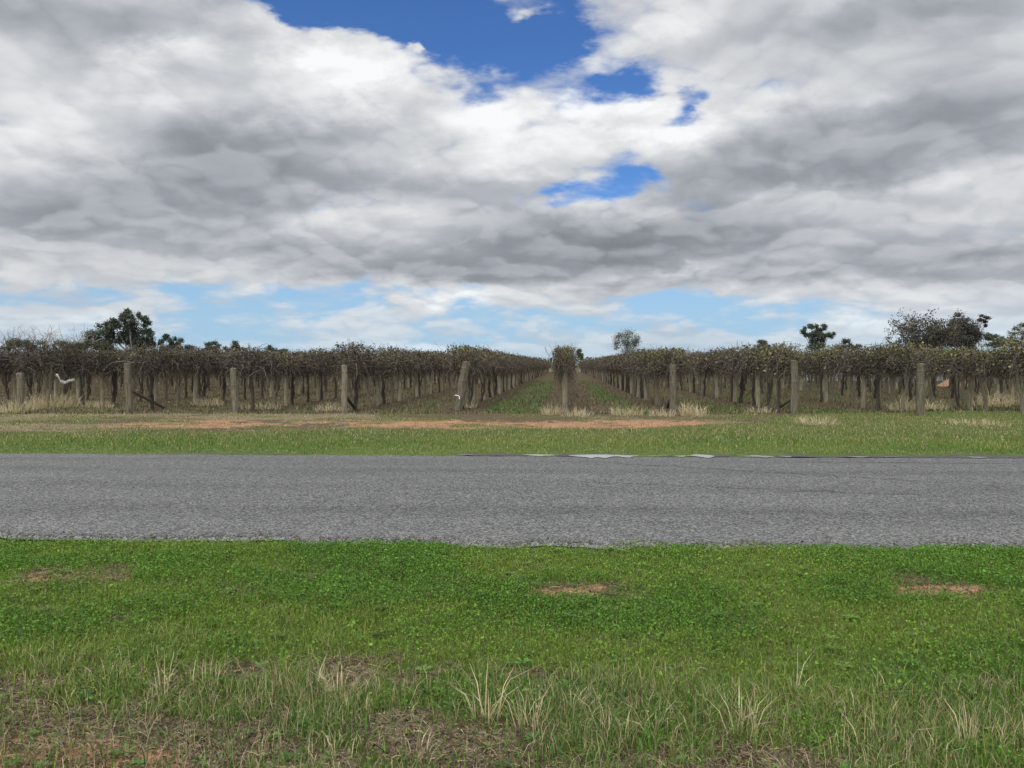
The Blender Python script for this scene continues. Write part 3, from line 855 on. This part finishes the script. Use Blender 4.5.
# the hundreds of vines farther back: one object that repeats three of the same vines
def points_object(name, pts, meshes, scl=0.08):
    """one object with copies of the given meshes standing on its points"""
    src = bpy.data.collections.new(name + ' sources')
    for i_, mm in enumerate(meshes):
        src.objects.link(bpy.data.objects.new('source %02d' % i_, mm))
    me = bpy.data.meshes.new(name)
    pts = np.asarray(pts, np.float32)
    me.vertices.add(len(pts)); me.vertices.foreach_set('co', pts.ravel())
    rot = np.zeros((len(pts), 3), np.float32); rot[:, 2] = -ROW_A + math.pi * rng.integers(0, 2, len(pts))
    at_ = me.attributes.new('turn', 'FLOAT_VECTOR', 'POINT'); at_.data.foreach_set('vector', rot.ravel())
    sc_ = np.ones((len(pts), 3), np.float32); sc_[:, 2] = rng.normal(1, scl * .6, len(pts)); sc_[:, 0] = rng.normal(1, scl, len(pts))
    at_ = me.attributes.new('size', 'FLOAT_VECTOR', 'POINT'); at_.data.foreach_set('vector', sc_.ravel())
    at_ = me.attributes.new('pick', 'INT', 'POINT'); at_.data.foreach_set('value', rng.integers(0, len(meshes), len(pts)).astype(np.int32))
    o = link(name, me)
    g = bpy.data.node_groups.new(name, 'GeometryNodeTree')
    g.interface.new_socket('Geometry', in_out='INPUT', socket_type='NodeSocketGeometry')
    g.interface.new_socket('Geometry', in_out='OUTPUT', socket_type='NodeSocketGeometry')
    gi, go = g.nodes.new('NodeGroupInput'), g.nodes.new('NodeGroupOutput')
    ip = g.nodes.new('GeometryNodeInstanceOnPoints'); ci = g.nodes.new('GeometryNodeCollectionInfo')
    ci.inputs['Collection'].default_value = src
    ci.inputs['Separate Children'].default_value = True; ci.inputs['Reset Children'].default_value = True
    ip.inputs['Pick Instance'].default_value = True
    g.links.new(gi.outputs[0], ip.inputs['Points']); g.links.new(ci.outputs[0], ip.inputs['Instance'])
    for nm, typ, sock in (('turn', 'FLOAT_VECTOR', 'Rotation'), ('size', 'FLOAT_VECTOR', 'Scale'), ('pick', 'INT', 'Instance Index')):
        a_ = g.nodes.new('GeometryNodeInputNamedAttribute'); a_.data_type = typ; a_.inputs['Name'].default_value = nm
        out = [s for s in a_.outputs if s.enabled and s.name == 'Attribute'][0]
        g.links.new(out, ip.inputs[sock])
    g.links.new(ip.outputs[0], go.inputs[0])
    md = o.modifiers.new('copies', 'NODES'); md.node_group = g
    return o

src_me = []
for s_, o_, w_ in ((71, .10, .44), (82, .18, .50), (93, .26, .46), (104, .10, .40)):
    mbv = vine_crown(s_, o_, w_, 260, 460)
    t_ = vine_trunk(200 + s_)
    for vv, cc, qq in [(np.concatenate(t_.v), np.concatenate(t_.c), t_.q)]:
        mbv.add(vv, np.concatenate(qq), None, cc)
    src_me.append(mbv.mesh('vine', M_CANE))
tag(points_object('distant_grapevines', [(x, y, float(height(np.array(x), np.array(y)))) for k, i, x, y in far_v], src_me), kind='stuff')

# ------------------------------------------------------------------ posts
def post_mesh(r, h, seed, sides=12, square=False, sink=.25):
    r_ = np.random.default_rng(seed)
    mb = MB()
    zs = np.array([-sink, 0.0, h * .3, h * .6, h * .9, h - .025, h, h + .006])
    rs = np.array([1.04, 1.03, 1.0, .985, .97, .965, .90, .45]) * r
    a = np.arange(sides) * 2 * math.pi / sides + (math.pi / 4 if square else 0)
    prof = r_.normal(1, .03, sides)
    if square: prof = prof * (1 / np.maximum(np.abs(np.cos(a - math.pi / 4)), np.abs(np.sin(a - math.pi / 4)))) * .88
    v = []
    for z, rr in zip(zs, rs):
        off = r_.normal(0, .006, 2)
        v.append(np.stack([np.cos(a) * rr * prof + off[0], np.sin(a) * rr * prof + off[1], np.full(sides, z) + (r_.normal(0, .008, sides) if z >= h - .03 else 0)], 1))
    v = np.concatenate(v); i = np.arange(len(v)).reshape(len(zs), sides); nx = np.roll(i, -1, 1)
    q = np.stack([i[:-1], nx[:-1], nx[1:], i[1:]], -1).reshape(-1, 4)
    e = i[-1]
    t = np.stack([np.full(sides - 2, e[0]), e[1:-1], e[2:]], -1)
    mb.add(v, q, t)
    return mb

def between(mb, p0, p1, r, sides=6, col=(.5, .5, .5)):
    p0, p1 = np.array(p0, float), np.array(p1, float)
    tubes(mb, np.stack([p0, (p0 + p1) / 2, p1])[None], np.full((1, 3), r), sides, col, cap=True)

# pixel x, row, radius, height, side lean (deg), lean along the row, label
ENDS = [
    (-5, .115, 1.30, 0, 0, 'short grey end post at the left edge behind mounded dry grass'),
    (-4, .115, 1.66, -2, 0, 'thick upright grey end post with a long timber brace lying back from it'),
    (-3, .100, 1.50, -3.5, 0, 'pale end post tilting left beside a dark vine trunk and dry grass'),
    (-2, .105, 1.58, 0, 0, 'grey end post with a straight black brace down to the bare ground'),
    (-1, .145, 1.74, 9, 3, 'broad end post leaning right over the grassy aisle, with a white pipe stub'),
    (0, .095, 1.66, 0, 0, 'lone end post crowned by a vine between the two grassy aisles'),
    (1, .120, 1.62, 0, 0, 'end post just right of the grassy aisles with a short black brace'),
    (2, .115, 1.72, 0, 0, 'tall square end post with a slanting brace running back on its left'),
    (3, .115, 1.62, 0, 0, 'end post standing in high dry grass below olive vine leaves'),
]
BR = {-4: (.75, 2.3, M_POST), -2: (.55, 1.35, M_BRACE), -1: (.55, 1.1, M_BRACE), 1: (.65, 1.5, M_BRACE), 2: (.55, 2.2, M_POST)}
for i_, (k, r, h, lean, back, lab) in enumerate(ENDS):
    y = row_y0(k); x, _ = row_pt(k, y)
    z0 = float(height(x, y))
    o = post_mesh(r, h, 300 + i_, square=(k in (2, -1, -3))).build('end_post', M_POST)
    o.location = (x, y, z0); o.rotation_euler = (R(-back), R(lean), -ROW_A)
    tag(o, lab, 'post', 'end posts along the headland')
    if k in BR:
        zt, run, mt = BR[k]
        mb = MB(); between(mb, (0, r * .8, zt), (0, r + run, -0.02 if back == 0 else 0.05), .055 if mt is M_POST else .05, 8)
        mb.build('brace', mt, o)
    for zw in (h * .62, h * .86):          # wire wrapped round the post where the row is strained
        mb = MB()
        an = np.linspace(0, 2 * math.pi, 17)
        for q_ in range(3):
            tubes(mb, np.stack([np.cos(an) * r * 1.06, np.sin(an) * r * 1.06, np.full(17, zw + q_ * .012)], 1)[None], np.full((1, 17), .0025), 4)
        mb.build('wire_tie', M_WIRE, o)
    if k == -1:
        mb = MB()
        pts = np.array([(-r * .6, -r * 1.25, .52), (-.05, -r * 1.5, .535), (.05, -r * 1.5, .53), (.085, -r * 1.5, .50), (.09, -r * 1.5, .42)])
        tubes(mb, pts[None] - np.array([.09, 0, 0]), np.full((1, 5), .011), 8, cap=True)
        po = mb.build('pipe_stub', M_WHITE, o)

line_me = [post_mesh(rr, hh, 400 + i_, 9).mesh('line_post', M_LINE, True) for i_, (rr, hh) in enumerate([(.072, 1.62), (.080, 1.55), (.066, 1.70), (.085, 1.60)])]
lp = []
for k in range(-24, 25):
    y = row_y0(k) + 4.6; i = 0
    while y < ROW_END:
        x, _ = row_pt(k, y)
        if in_frame(x, y, 20): lp.append((k, i, x, y)); i += 1
        y += 4.0 * ROW_D[1]
lp.sort(key=lambda v: v[3] + (0 if abs(v[0]) <= 1 else 0.9 * max(0, 2 * v[1] - 5)))
near_p, far_p = lp[:110], lp[110:]
cnt = {}
for k, i, x, y in sorted(near_p, key=lambda v: v[3]):
    j = cnt.get(k, 0); cnt[k] = j + 1
    o = link('line_post', line_me[int(rng.integers(0, 4))])
    o.location = (x, y, float(height(x, y))); o.rotation_euler = (R(rng.normal(0, 1.5)), R(rng.normal(0, 2.0)), rng.uniform(0, 6))
    tag(o, '%s slim post in the row %s' % (ORD[j], row_say(k)), 'post', 'line posts in the vineyard rows')
tag(points_object('distant_line_posts', [(x, y, float(height(np.array(x), np.array(y)))) for k, i, x, y in far_p], line_me), kind='stuff')

# ------------------------------------------------------------------ trellis wires
for k in range(-6, 5):
    mb = MB()
    ya = row_y0(k); 
    for off, z in ((0, 1.45), (-.25, 1.62), (.25, 1.62)):
        ys = np.arange(ya, 62.0, 2.0)
        xs = k * ROW_SP / ROW_D[1] + ys * math.tan(ROW_A) + off * np.minimum(1, (ys - ya) / 2)
        zz_ = z - .05 * (np.arange(len(ys)) % 2)
        zz_[0] = 1.38 if k != -5 else 1.1
        tubes(mb, np.stack([xs, ys, zz_], 1)[None], np.full((1, len(ys)), .0022), 4)
    o = mb.build('trellis_wire', M_WIRE)
    tag(o, 'thin grey trellis wires strung along the row %s' % row_say(k), 'wire', 'trellis wires')

# a strip of white plastic caught on the vines at the left
mb = MB()
p = [at(55, 376, 28.6), at(58, 376.3, 28.5), at(59.5, 379.5, 28.5), at(61, 382.5, 28.5), at(65, 384, 28.5), at(69, 382, 28.55), at(75, 381, 28.6)]
P_ = np.array([tuple(v) for v in p])
w_ = np.array([.008, .022, .036, .014, .008, .010, .006])
v = np.stack([P_ + np.array([0, 0.02, 1]) * w_[:, None], P_ + np.array([.01, -.04, 0.1]), P_ - np.array([0, .02, 1]) * w_[:, None]], 1).reshape(-1, 3)
i = np.arange(21).reshape(7, 3)
q = np.concatenate([np.stack([i[:-1, c_], i[1:, c_], i[1:, c_ + 1], i[:-1, c_ + 1]], -1) for c_ in (0, 1)])
mb.add(v, q)
o = mb.build('plastic_strip', M_WHITE, smooth=True)
so = o.modifiers.new('thickness', 'SOLIDIFY'); so.thickness = .004
tag(o, 'torn white plastic strip snagged on the vines near the left edge', 'plastic strip')

# =================================================================== dry grass clumps
def straw_clump(n, h, spread, seed, lean=.5, wide=(.004, .009), col=(0.33, 0.27, 0.17)):
    global rng
    kr = rng; rng = np.random.default_rng(seed)
    mb = MB()
    a = rng.uniform(0, 6.28, n); rr = spread * np.sqrt(rng.random(n))
    B = np.stack([np.cos(a) * rr, np.sin(a) * rr, np.full(n, -.01)], 1)
    hh = h * rng.uniform(.25, 1.1, n) * (1.1 - .5 * rr / spread)
    blades(mb, B, hh, rng.uniform(*wide, n), np.abs(rng.normal(lean, .35, n)), a + rng.normal(0, .7, n), vary(col, n, .22, .04))
    rng = kr
    return mb

# (pixel x, pixel y of the foot, height m, spread m, blades, label)
FRONT = [
    (165, 693, .20, .05, 26, 'sparse straw clump by the left bare patch in the tall front grass'),
    (207, 686, .20, .06, 30, 'upright straw clump right of the sparse clump at the left bare patch'),
    (312, 694, .17, .09, 60, 'dense pale straw clump, left of the twin clumps in front'),
    (340, 696, .18, .07, 55, 'dense pale straw clump, right of the twin clumps in front'),
    (262, 702, .16, .08, 30, 'low straw clump left of the twin pale clumps'),
    (487, 716, .28, .045, 34, 'tall narrow straw clump with one long stalk arching right'),
    (532, 724, .24, .07, 40, 'forked pale straw clump, widest in the middle of the front grass'),
    (572, 714, .20, .05, 14, 'thin straw clump just right of the forked pale clump'),
    (614, 742, .20, .07, 36, 'bushy straw clump in front of the middle bare patch'),
    (655, 738, .17, .06, 20, 'faint straw clump between the bushy clump and the spiky clump'),
    (413, 752, .15, .05, 18, 'small straw clump on the bare earth left of the tall narrow clump'),
    (745, 736, .22, .06, 36, 'spiky straw clump right of centre in the front grass'),
    (797, 694, .24, .025, 7, 'single tall seed stalk with a bent dry base'),
    (853, 724, .20, .03, 9, 'lone upright straw stalk right of the bent seed stalk'),
    (884, 756, .24, .08, 22, 'wide open straw clump at the bottom right'),
    (930, 762, .18, .06, 24, 'short straw clump left of the thick clump at the bottom right'),
    (967, 748, .22, .035, 26, 'thick leaning straw clump at the bottom right'),
    (1006, 756, .16, .04, 12, 'small straw clump at the right edge of the front grass'),
    (105, 690, .13, .10, 40, 'flattened greyish straw clump at the left of the front bank'),
    (335, 762, .12, .10, 34, 'flattened straw clump on the bare soil at the bottom left'),
]
for i_, (px, py, h, sp, nb, lab) in enumerate(FRONT):
    x, y = gp(px, py)
    o = straw_clump(int(nb * 1.2), h * 1.25, sp * 1.25, 500 + i_, lean=.50, wide=(.002, .0055), col=(0.40, 0.335, 0.215)).build('straw_clump', M_STRAW)
    o.location = (x, y, float(height(x, y)))
    tag(o, lab, 'dry grass', 'straw clumps in the front verge')
BACK = [
    (48, 410, .75, 1.0, 460, 'large mounded dry grass clump at the left edge beside the short post'),
    (12, 413, .55, .75, 280, 'low dry grass clump at the extreme left edge before the mound'),
    (98, 409, .40, .6, 130, 'thin dry grass clump between the mound and the braced post'),
    (208, 406, .50, .55, 150, 'dry grass clump just left of the pale tilting post'),
    (262, 409, .40, .7, 150, 'dry grass clump right of the pale tilting post'),
    (330, 411, .35, .6, 120, 'low dry grass clump in front of the black braced post'),
    (551, 415, .46, .30, 150, 'pale dry grass clump at the foot of the lone middle post'),
    (577, 416, .36, .50, 130, 'wide dry grass clump right of the lone middle post'),
    (626, 415, .48, .55, 200, 'broad pale dry grass clump between the middle post and the dark post'),
    (662, 416, .36, .45, 110, 'thin dry grass clump left of the two bright clumps'),
    (686, 416, .58, .20, 130, 'bright dry grass clump, left of a close pair'),
    (699, 417, .50, .24, 120, 'bright dry grass clump, right of a close pair'),
    (760, 413, .34, .5, 90, 'faint dry grass clump left of the tall square post'),
    (817, 425, .34, .55, 220, 'rounded tan grass clump alone on the green verge'),
    (903, 413, .66, .40, 170, 'tall dry grass clump left of the post on the right'),
    (930, 412, .52, .55, 190, 'tall dry grass clump around the foot of the post on the right'),
    (975, 425, .24, .8, 150, 'low tan grass clump on the verge near the right edge'),
    (990, 406, .72, .7, 220, 'dry grass clump under the vines near the right edge'),
    (1018, 405, .80, .8, 240, 'dry grass clump cut by the right edge'),
    (470, 408, .30, .3, 60, 'small dry grass clump behind the broad leaning post'),
]
for i_, (px, py, h, sp, nb, lab) in enumerate(BACK):
    x, y = gp(px, py)
    o = straw_clump(int(nb * 1.25), h * 1.15, sp, 600 + i_, lean=.62, wide=(.008, .018), col=(0.40, 0.335, 0.225)).build('grass_clump', M_STRAW)
    o.location = (x, y, float(height(x, y)))
    tag(o, lab, 'dry grass', 'dry grass clumps along the headland')

# =================================================================== trees beyond the vineyard
def limb(p0, p1, r0, r1, n=6, wob=.08, sag=0.0):
    t = np.linspace(0, 1, n)[:, None]
    P_ = np.array(p0) * (1 - t) + np.array(p1) * t
    L_ = np.linalg.norm(np.array(p1) - np.array(p0))
    P_[1:-1] += rng.normal(0, wob * L_ / n, (n - 2, 3))
    P_[:, 2] += sag * L_ * np.sin(t[:, 0] * math.pi)
    return P_, np.linspace(r0, r1, n)

def foliage_tree(px, dist, clumps, name, lab, leafcol, trunk_px=None, leaf=.30, dens=300, r0=None, group='trees beyond the vineyard', depth=.7, fine=False):
    """clumps: foliage masses (dx px, top-based y px, half width px, half height px); the tree stands at px and dist"""
    base = at(trunk_px if trunk_px else px, 365, dist); base.z = 0
    o = empty(name, tuple(base))
    k = dist / F
    tr, cr = MB(), MB()
    top = min(c[1] for c in clumps); H = EYE + (365 - top) * k
    r0 = r0 or H * .022
    fork = np.array([0, 0, H * .30]); 
    P_, rr = limb((0, 0, -.2), fork, r0 * 1.25, r0, wob=.12)
    tubes(tr, P_[None], rr[None], 8, (0.20, 0.17, 0.14))
    for (cx, cy, rx, ry) in clumps:
        c = np.array([(cx - (trunk_px if trunk_px else px)) * k, rng.normal(0, 1) * rx * k * depth, EYE + (365 - cy) * k])
        mid = fork * .4 + c * .6 + np.array([0, 0, -.1 * H]) * rng.random()
        P1, r1 = limb(fork, mid, r0 * .62, r0 * .34); P2, r2 = limb(mid, c, r0 * .34, r0 * .12)
        tubes(tr, P1[None], r1[None], 6, (0.18, 0.155, 0.13)); tubes(tr, P2[None], r2[None], 5, (0.17, 0.145, 0.12))
        A_, B_ = rx * k, ry * k * 1.3
        nsub = max(5, int(A_ * B_ * 7))
        sub = norm(rng.normal(size=(nsub, 3))) * (rng.random((nsub, 1)) ** .4) * np.array([A_, A_ * .9, B_]) * .9 + c
        for s_ in sub:
            if rng.random() < .4:
                Pt, rt = limb(c, s_, r0 * .10, r0 * .03, 4); tubes(tr, Pt[None], rt[None], 4, (0.15, 0.13, 0.11))
        n_ = int(dens * 4.2 * A_ * B_) + 90
        pick = rng.integers(0, nsub, n_)
        off = rng.normal(size=(n_, 3)) * np.array([A_, A_, B_]) * (.22 if not fine else .30)
        C = sub[pick] + off
        lc = vary(leafcol, n_, .28, .06) * (0.8 + .4 * rng.random((nsub, 1))[pick])
        leaves(cr, C, rng.uniform(.5, 1.1, n_) * leaf * .85, lc, up=.3, narrow=.5, bend=.2)
    tr.build('trunk', M_BARK, o, True)
    cr.build('crown', M_LEAF, o)
    tag(o, lab, 'tree', group)
    return o

def bare_tree(px, top, half, dist, name, lab, group, nmain=9, col=(0.16, 0.135, 0.115), leafn=0, leafcol=(0.1, 0.09, 0.04), foot=None, sub=3, fork=4):
    base = at(px, 365, dist); base.z = 0
    o = empty(name, tuple(base))
    k = dist / F
    H = EYE + (365 - top) * k; Wd = half * k
    tr, tw = MB(), MB()
    P_, rr = limb((0, 0, -.2), (0, 0, H * .28), H * .024, H * .019)
    tubes(tr, P_[None], rr[None], 8, col)
    tips = []
    for _ in range(nmain):
        a = rng.uniform(0, 6.28); sp_ = rng.uniform(.25, 1.0)
        e = np.array([math.cos(a) * Wd * sp_, math.sin(a) * Wd * sp_, H * (.90 - .28 * sp_ * rng.random() - .1 * rng.random())])
        s0 = np.array([0, 0, H * rng.uniform(.18, .30)])
        P_, rr = limb(s0, e, H * .015, H * .0030, 8, .22)
        tubes(tw, P_[None], rr[None], 5, col)
        for j in range(2, 8):
            for _2 in range(sub):
                st = P_[j]; d_ = norm(rng.normal(size=3) * np.array([1, 1, .5]) + np.array([0, 0, .75]))
                L_ = H * rng.uniform(.08, .22)
                Q, rq = limb(st, st + d_ * L_, H * .0042, H * .0014, 5, .3)
                tubes(tw, Q[None], rq[None], 3, col)
                for _3 in range(fork):
                    s2 = Q[int(rng.integers(1, 5))]; d2 = norm(d_ + rng.normal(0, .6, 3)); 
                    Q2, r2 = limb(s2, s2 + d2 * L_ * rng.uniform(.3, .7), H * .0022, H * .0010, 4, .3)
                    tubes(tw, Q2[None], r2[None], 3, col)
                    tips.append(Q2[-1])
    if leafn:
        tp = np.array(tips)[rng.integers(0, len(tips), leafn)] + rng.normal(0, .18, (leafn, 3))
        leaves(tw, tp, rng.uniform(.10, .26, leafn), vary(leafcol, leafn, .3), narrow=.6)
    tr.build('trunk', M_BARK, o, True); tw.build('crown', M_CANE, o)
    tag(o, lab, 'tree', group)
    return o

G_DARK = (0.046, 0.060, 0.040); G_MID = (0.065, 0.078, 0.036); G_PALE = (0.085, 0.095, 0.052); G_BROWN = (0.055, 0.052, 0.040)
# the big gum at the left with its lobes
foliage_tree(133, 110, [(105, 328, 9, 5), (112, 333, 9, 6), (100, 337, 11, 7), (131, 313, 6, 4), (123, 318, 6, 4.5), (143, 316, 5, 4), (136, 321, 8, 5.5), (119, 325, 7, 5),
    (147, 324, 6, 4.5), (132, 331, 11, 7), (150, 332, 7, 5), (122, 338, 10, 6), (142, 341, 10, 6), (150, 343, 5, 4), (131, 346, 12, 5), (108, 345, 9, 5)],
    'gum_tree', 'tall dark gum tree with rounded leaf clumps rising over the left rows', G_DARK, leaf=.34, dens=300)
foliage_tree(172, 120, [(166, 338, 5, 3.5), (174, 340, 5, 4), (183, 345, 6, 4), (170, 347, 8, 4), (190, 349, 6, 3.5), (160, 344, 4, 4)],
    'gum_tree', 'small dark gum tree just right of the tall gum on the left', G_DARK, leaf=.34, dens=300)
foliage_tree(213, 125, [(212, 346, 7, 3.5), (215, 351, 8, 4), (208, 351, 6, 4)], 'gum_tree', 'low round dark tree, left of the pair above the vines', G_DARK, leaf=.3, dens=320)
foliage_tree(232, 126, [(231, 346, 7, 3.5), (236, 350, 7, 4), (227, 352, 6, 4)], 'gum_tree', 'low round dark tree, right of the pair above the vines', G_DARK, leaf=.3, dens=320)
foliage_tree(272, 130, [(271, 348, 5, 3), (279, 351, 8, 3), (300, 353, 6, 2.5)], 'gum_tree', 'tip of a dark tree just showing above the left rows', G_DARK, leaf=.3, dens=300)
for i_, (px, top, half, lab) in enumerate([(14, 323, 24, 'bare branching tree at the far left edge behind the vines'), (40, 322, 22, 'bare twiggy tree, second from the left edge'),
                                           (64, 325, 20, 'bare twiggy tree, third from the left edge'), (86, 327, 17, 'bare thin tree just left of the tall dark gum')]):
    bare_tree(px, top, half, 92, 'bare_tree', lab, 'bare trees at the left', nmain=12, col=(0.24, 0.215, 0.195), sub=1, fork=2)
for i_, (px, cl, lab) in enumerate([(30, [(22, 347, 14, 6), (36, 346, 12, 5)], 'grey green shrub below the bare trees at the left edge'),
                                    (62, [(56, 346, 14, 5.5), (72, 346, 12, 5)], 'grey green shrub below the bare trees, middle of three'),
                                    (92, [(86, 347, 10, 6), (97, 345, 9, 6), (102, 350, 9, 6)], 'grey green shrub against the left side of the tall gum')]):
    foliage_tree(px, 84, cl, 'shrub', lab, (0.052, 0.054, 0.030), leaf=.2, dens=500, group='shrubs beyond the left rows')
foliage_tree(578, 150, [(577, 352, 4.5, 3), (581, 356, 4, 3), (573, 357, 5, 3)], 'gum_tree', 'small olive tree peeping out right of the lone middle vine', G_MID, leaf=.32, dens=300)
foliage_tree(628, 170, [(627, 335, 8, 4), (619, 339, 6, 4.5), (636, 339, 6, 4.5), (628, 341, 8, 5), (625, 344, 6, 4), (634, 346, 5, 4), (618, 346, 4, 4), (628, 351, 7, 4)],
    'gum_tree', 'airy grey green tree standing above the rows right of the aisles', (0.070, 0.080, 0.048), leaf=.34, dens=75, fine=True)
foliage_tree(677, 140, [(676, 350, 5, 3), (680, 354, 6, 4)], 'gum_tree', 'low dome of a dark tree right of the airy grey green tree', G_DARK, leaf=.3, dens=300)
foliage_tree(765, 130, [(763, 344, 7, 3), (770, 348, 8, 4), (758, 349, 7, 4)], 'gum_tree', 'low dark tree left of the upright gum on the right', G_DARK, leaf=.3, dens=300)
foliage_tree(817, 115, [(809, 326, 5, 3), (823, 327, 5.5, 3), (807, 332, 4.5, 4), (817, 331, 6, 4), (828, 334, 4.5, 3.5), (811, 338, 7, 4.5), (823, 340, 7, 4.5), (815, 345, 9, 5), (817, 337, 6, 4)],
    'gum_tree', 'upright clumped gum tree standing alone over the right rows', G_DARK, leaf=.32, dens=300)
foliage_tree(848, 108, [(846, 344, 6, 3.5), (854, 346, 7, 4), (840, 349, 6, 4)], 'gum_tree', 'dark bushy tree right of the upright clumped gum', G_BROWN, leaf=.3, dens=300)
bare_tree(924, 316, 32, 84, 'thin_leaved_tree', 'half bare spreading tree with sparse leaves above the right rows', 'trees beyond the vineyard', nmain=16, col=(0.10, 0.085, 0.075), leafn=9000, leafcol=(0.052, 0.052, 0.036))
foliage_tree(968, 92, [(957, 318, 10, 4), (965, 321, 10, 5), (950, 325, 7, 5), (971, 328, 9, 5), (980, 318, 6, 2.5), (985, 323, 3.5, 2.5), (958, 331, 15, 8), (972, 335, 10, 6), (942, 335, 10, 7), (930, 338, 11, 7), (952, 340, 18, 7), (972, 342, 14, 6)],
    'gum_tree', 'dark flat topped gum with a drooping right limb at the right', (0.046, 0.044, 0.038), leaf=.28, dens=420)
foliage_tree(993, 128, [(983, 338, 7, 3), (994, 337, 8, 3), (1004, 338, 6, 3), (990, 344, 14, 4)], 'gum_tree', 'low dark tree between the flat topped gum and the right edge', G_DARK, leaf=.3, dens=280)
foliage_tree(1019, 110, [(1016, 329, 4, 2), (1022, 326, 5, 3), (1012, 334, 5, 2.5), (1021, 335, 6, 4), (1016, 342, 9, 4)], 'gum_tree', 'airy pale tree cut by the right edge', G_PALE, leaf=.28, dens=160, fine=True)

# far-off line of trees that closes the view at the end of the rows
mb = MB()
n_ = 30000
x = rng.uniform(-330, 330, n_); y = 300 + rng.normal(0, 9, n_)
topz = 2.6 + 4.2 * fbm(x * 0.07, y * 0.0, 171, 4) ** 1.5 * 1.6
C = np.stack([x, y, topz * rng.random(n_) ** .7], 1)
leaves(mb, C, rng.uniform(.4, 1.0, n_), vary((0.05, 0.058, 0.034), n_, .25), up=.3, narrow=.7)
tag(mb.build('distant_treeline', M_LEAF), kind='stuff')

# grey sheet-metal fence seen under the vines at the right
m, n, b, o = material('fence_sheet')
p = n.node('ShaderNodeTexCoord').outputs['Object']
n.put(b.inputs['Base Color'], n.scalecol((0.24, 0.27, 0.285), n.mad(n.noise(n.vmul(p, (.4, .4, 2)), 1.0, 4.0, .6), .4, .8)))
b.inputs['Roughness'].default_value = .6
M_SHEET = m
fo = empty('metal_fence', (34.5, 78.0, 0), R(-2))
mb = MB()
xs = np.arange(-5.5, 30, .08); prof = .02 * np.sign(np.sin(xs * 2 * math.pi / .32))
v = np.concatenate([np.stack([xs, prof, np.full(len(xs), z)], 1) for z in (.0, 1.75)])
i = np.arange(len(v)).reshape(2, -1)
mb.add(v, np.stack([i[0, :-1], i[0, 1:], i[1, 1:], i[1, :-1]], -1))
so = mb.build('sheet_panel', M_SHEET, fo).modifiers.new('thickness', 'SOLIDIFY'); so.thickness = .01
for xp in np.arange(-5.5, 30.1, 2.37):
    mb = MB(); between(mb, (xp, -.06, -.2), (xp, -.06, 1.8), .035, 4); mb.build('fence_post', M_SHEET, fo)
tag(fo, 'pale grey corrugated sheet fence seen beneath the vines at the right', 'fence')

# orange soil heaps in front of the fence
m, n, b, o = material('heap_soil')
p = n.node('ShaderNodeTexCoord').outputs['Object']
n.put(b.inputs['Base Color'], n.mix(n.noise(p, 3.0, 5.0, .6), (0.20, 0.12, 0.06), (0.34, 0.22, 0.12)))
b.inputs['Roughness'].default_value = .95
for (px, w_, h_, lab) in [(955, 1.3, .75, 'orange soil heap before the grey fence, beside the thick vine trunk')]:
    pt = at(px, 365, 58)
    mb = MB()
    gxx = np.linspace(-1, 1, 25); XX_, YY_ = np.meshgrid(gxx, gxx); rr_ = np.sqrt(XX_ ** 2 + YY_ ** 2)
    ZZ_ = h_ * np.clip(1 - rr_, 0, 1) ** .8 * (.7 + .6 * fbm(XX_ * 3 + 9, YY_ * 3 + 4, 7, 3)) - .03
    i = np.arange(625).reshape(25, 25)
    mb.add(np.stack([XX_.ravel() * w_, YY_.ravel() * w_ * .8, ZZ_.ravel()], 1), np.stack([i[:-1, :-1], i[:-1, 1:], i[1:, 1:], i[1:, :-1]], -1).reshape(-1, 4))
    o = mb.build('soil_heap', m, smooth=True); o.location = (pt.x, 58, 0)
    tag(o, lab, 'soil heap')

# loose sticks on the front soil
STK = [((352, 748), (378, 712), .006, 'dark dead stick slanting on the soil at the bottom left'), ((108, 712), (165, 700), .004, 'thin dead stick lying in the dry left patch')]
for i_, (a_, b_, r_, lab) in enumerate(STK):
    xa, ya = gp(*a_); xb, yb = gp(*b_)
    mb = MB()
    P_, rr = limb((xa, ya, float(height(xa, ya)) + .006), (xb, yb, float(height(xb, yb)) + .012), r_, r_ * .5, 8, .15)
    tubes(mb, P_[None], rr[None], 5, (0.06, 0.045, 0.035), cap=True)
    tag(mb.build('stick', M_BARK), lab, 'stick', 'sticks on the front verge')
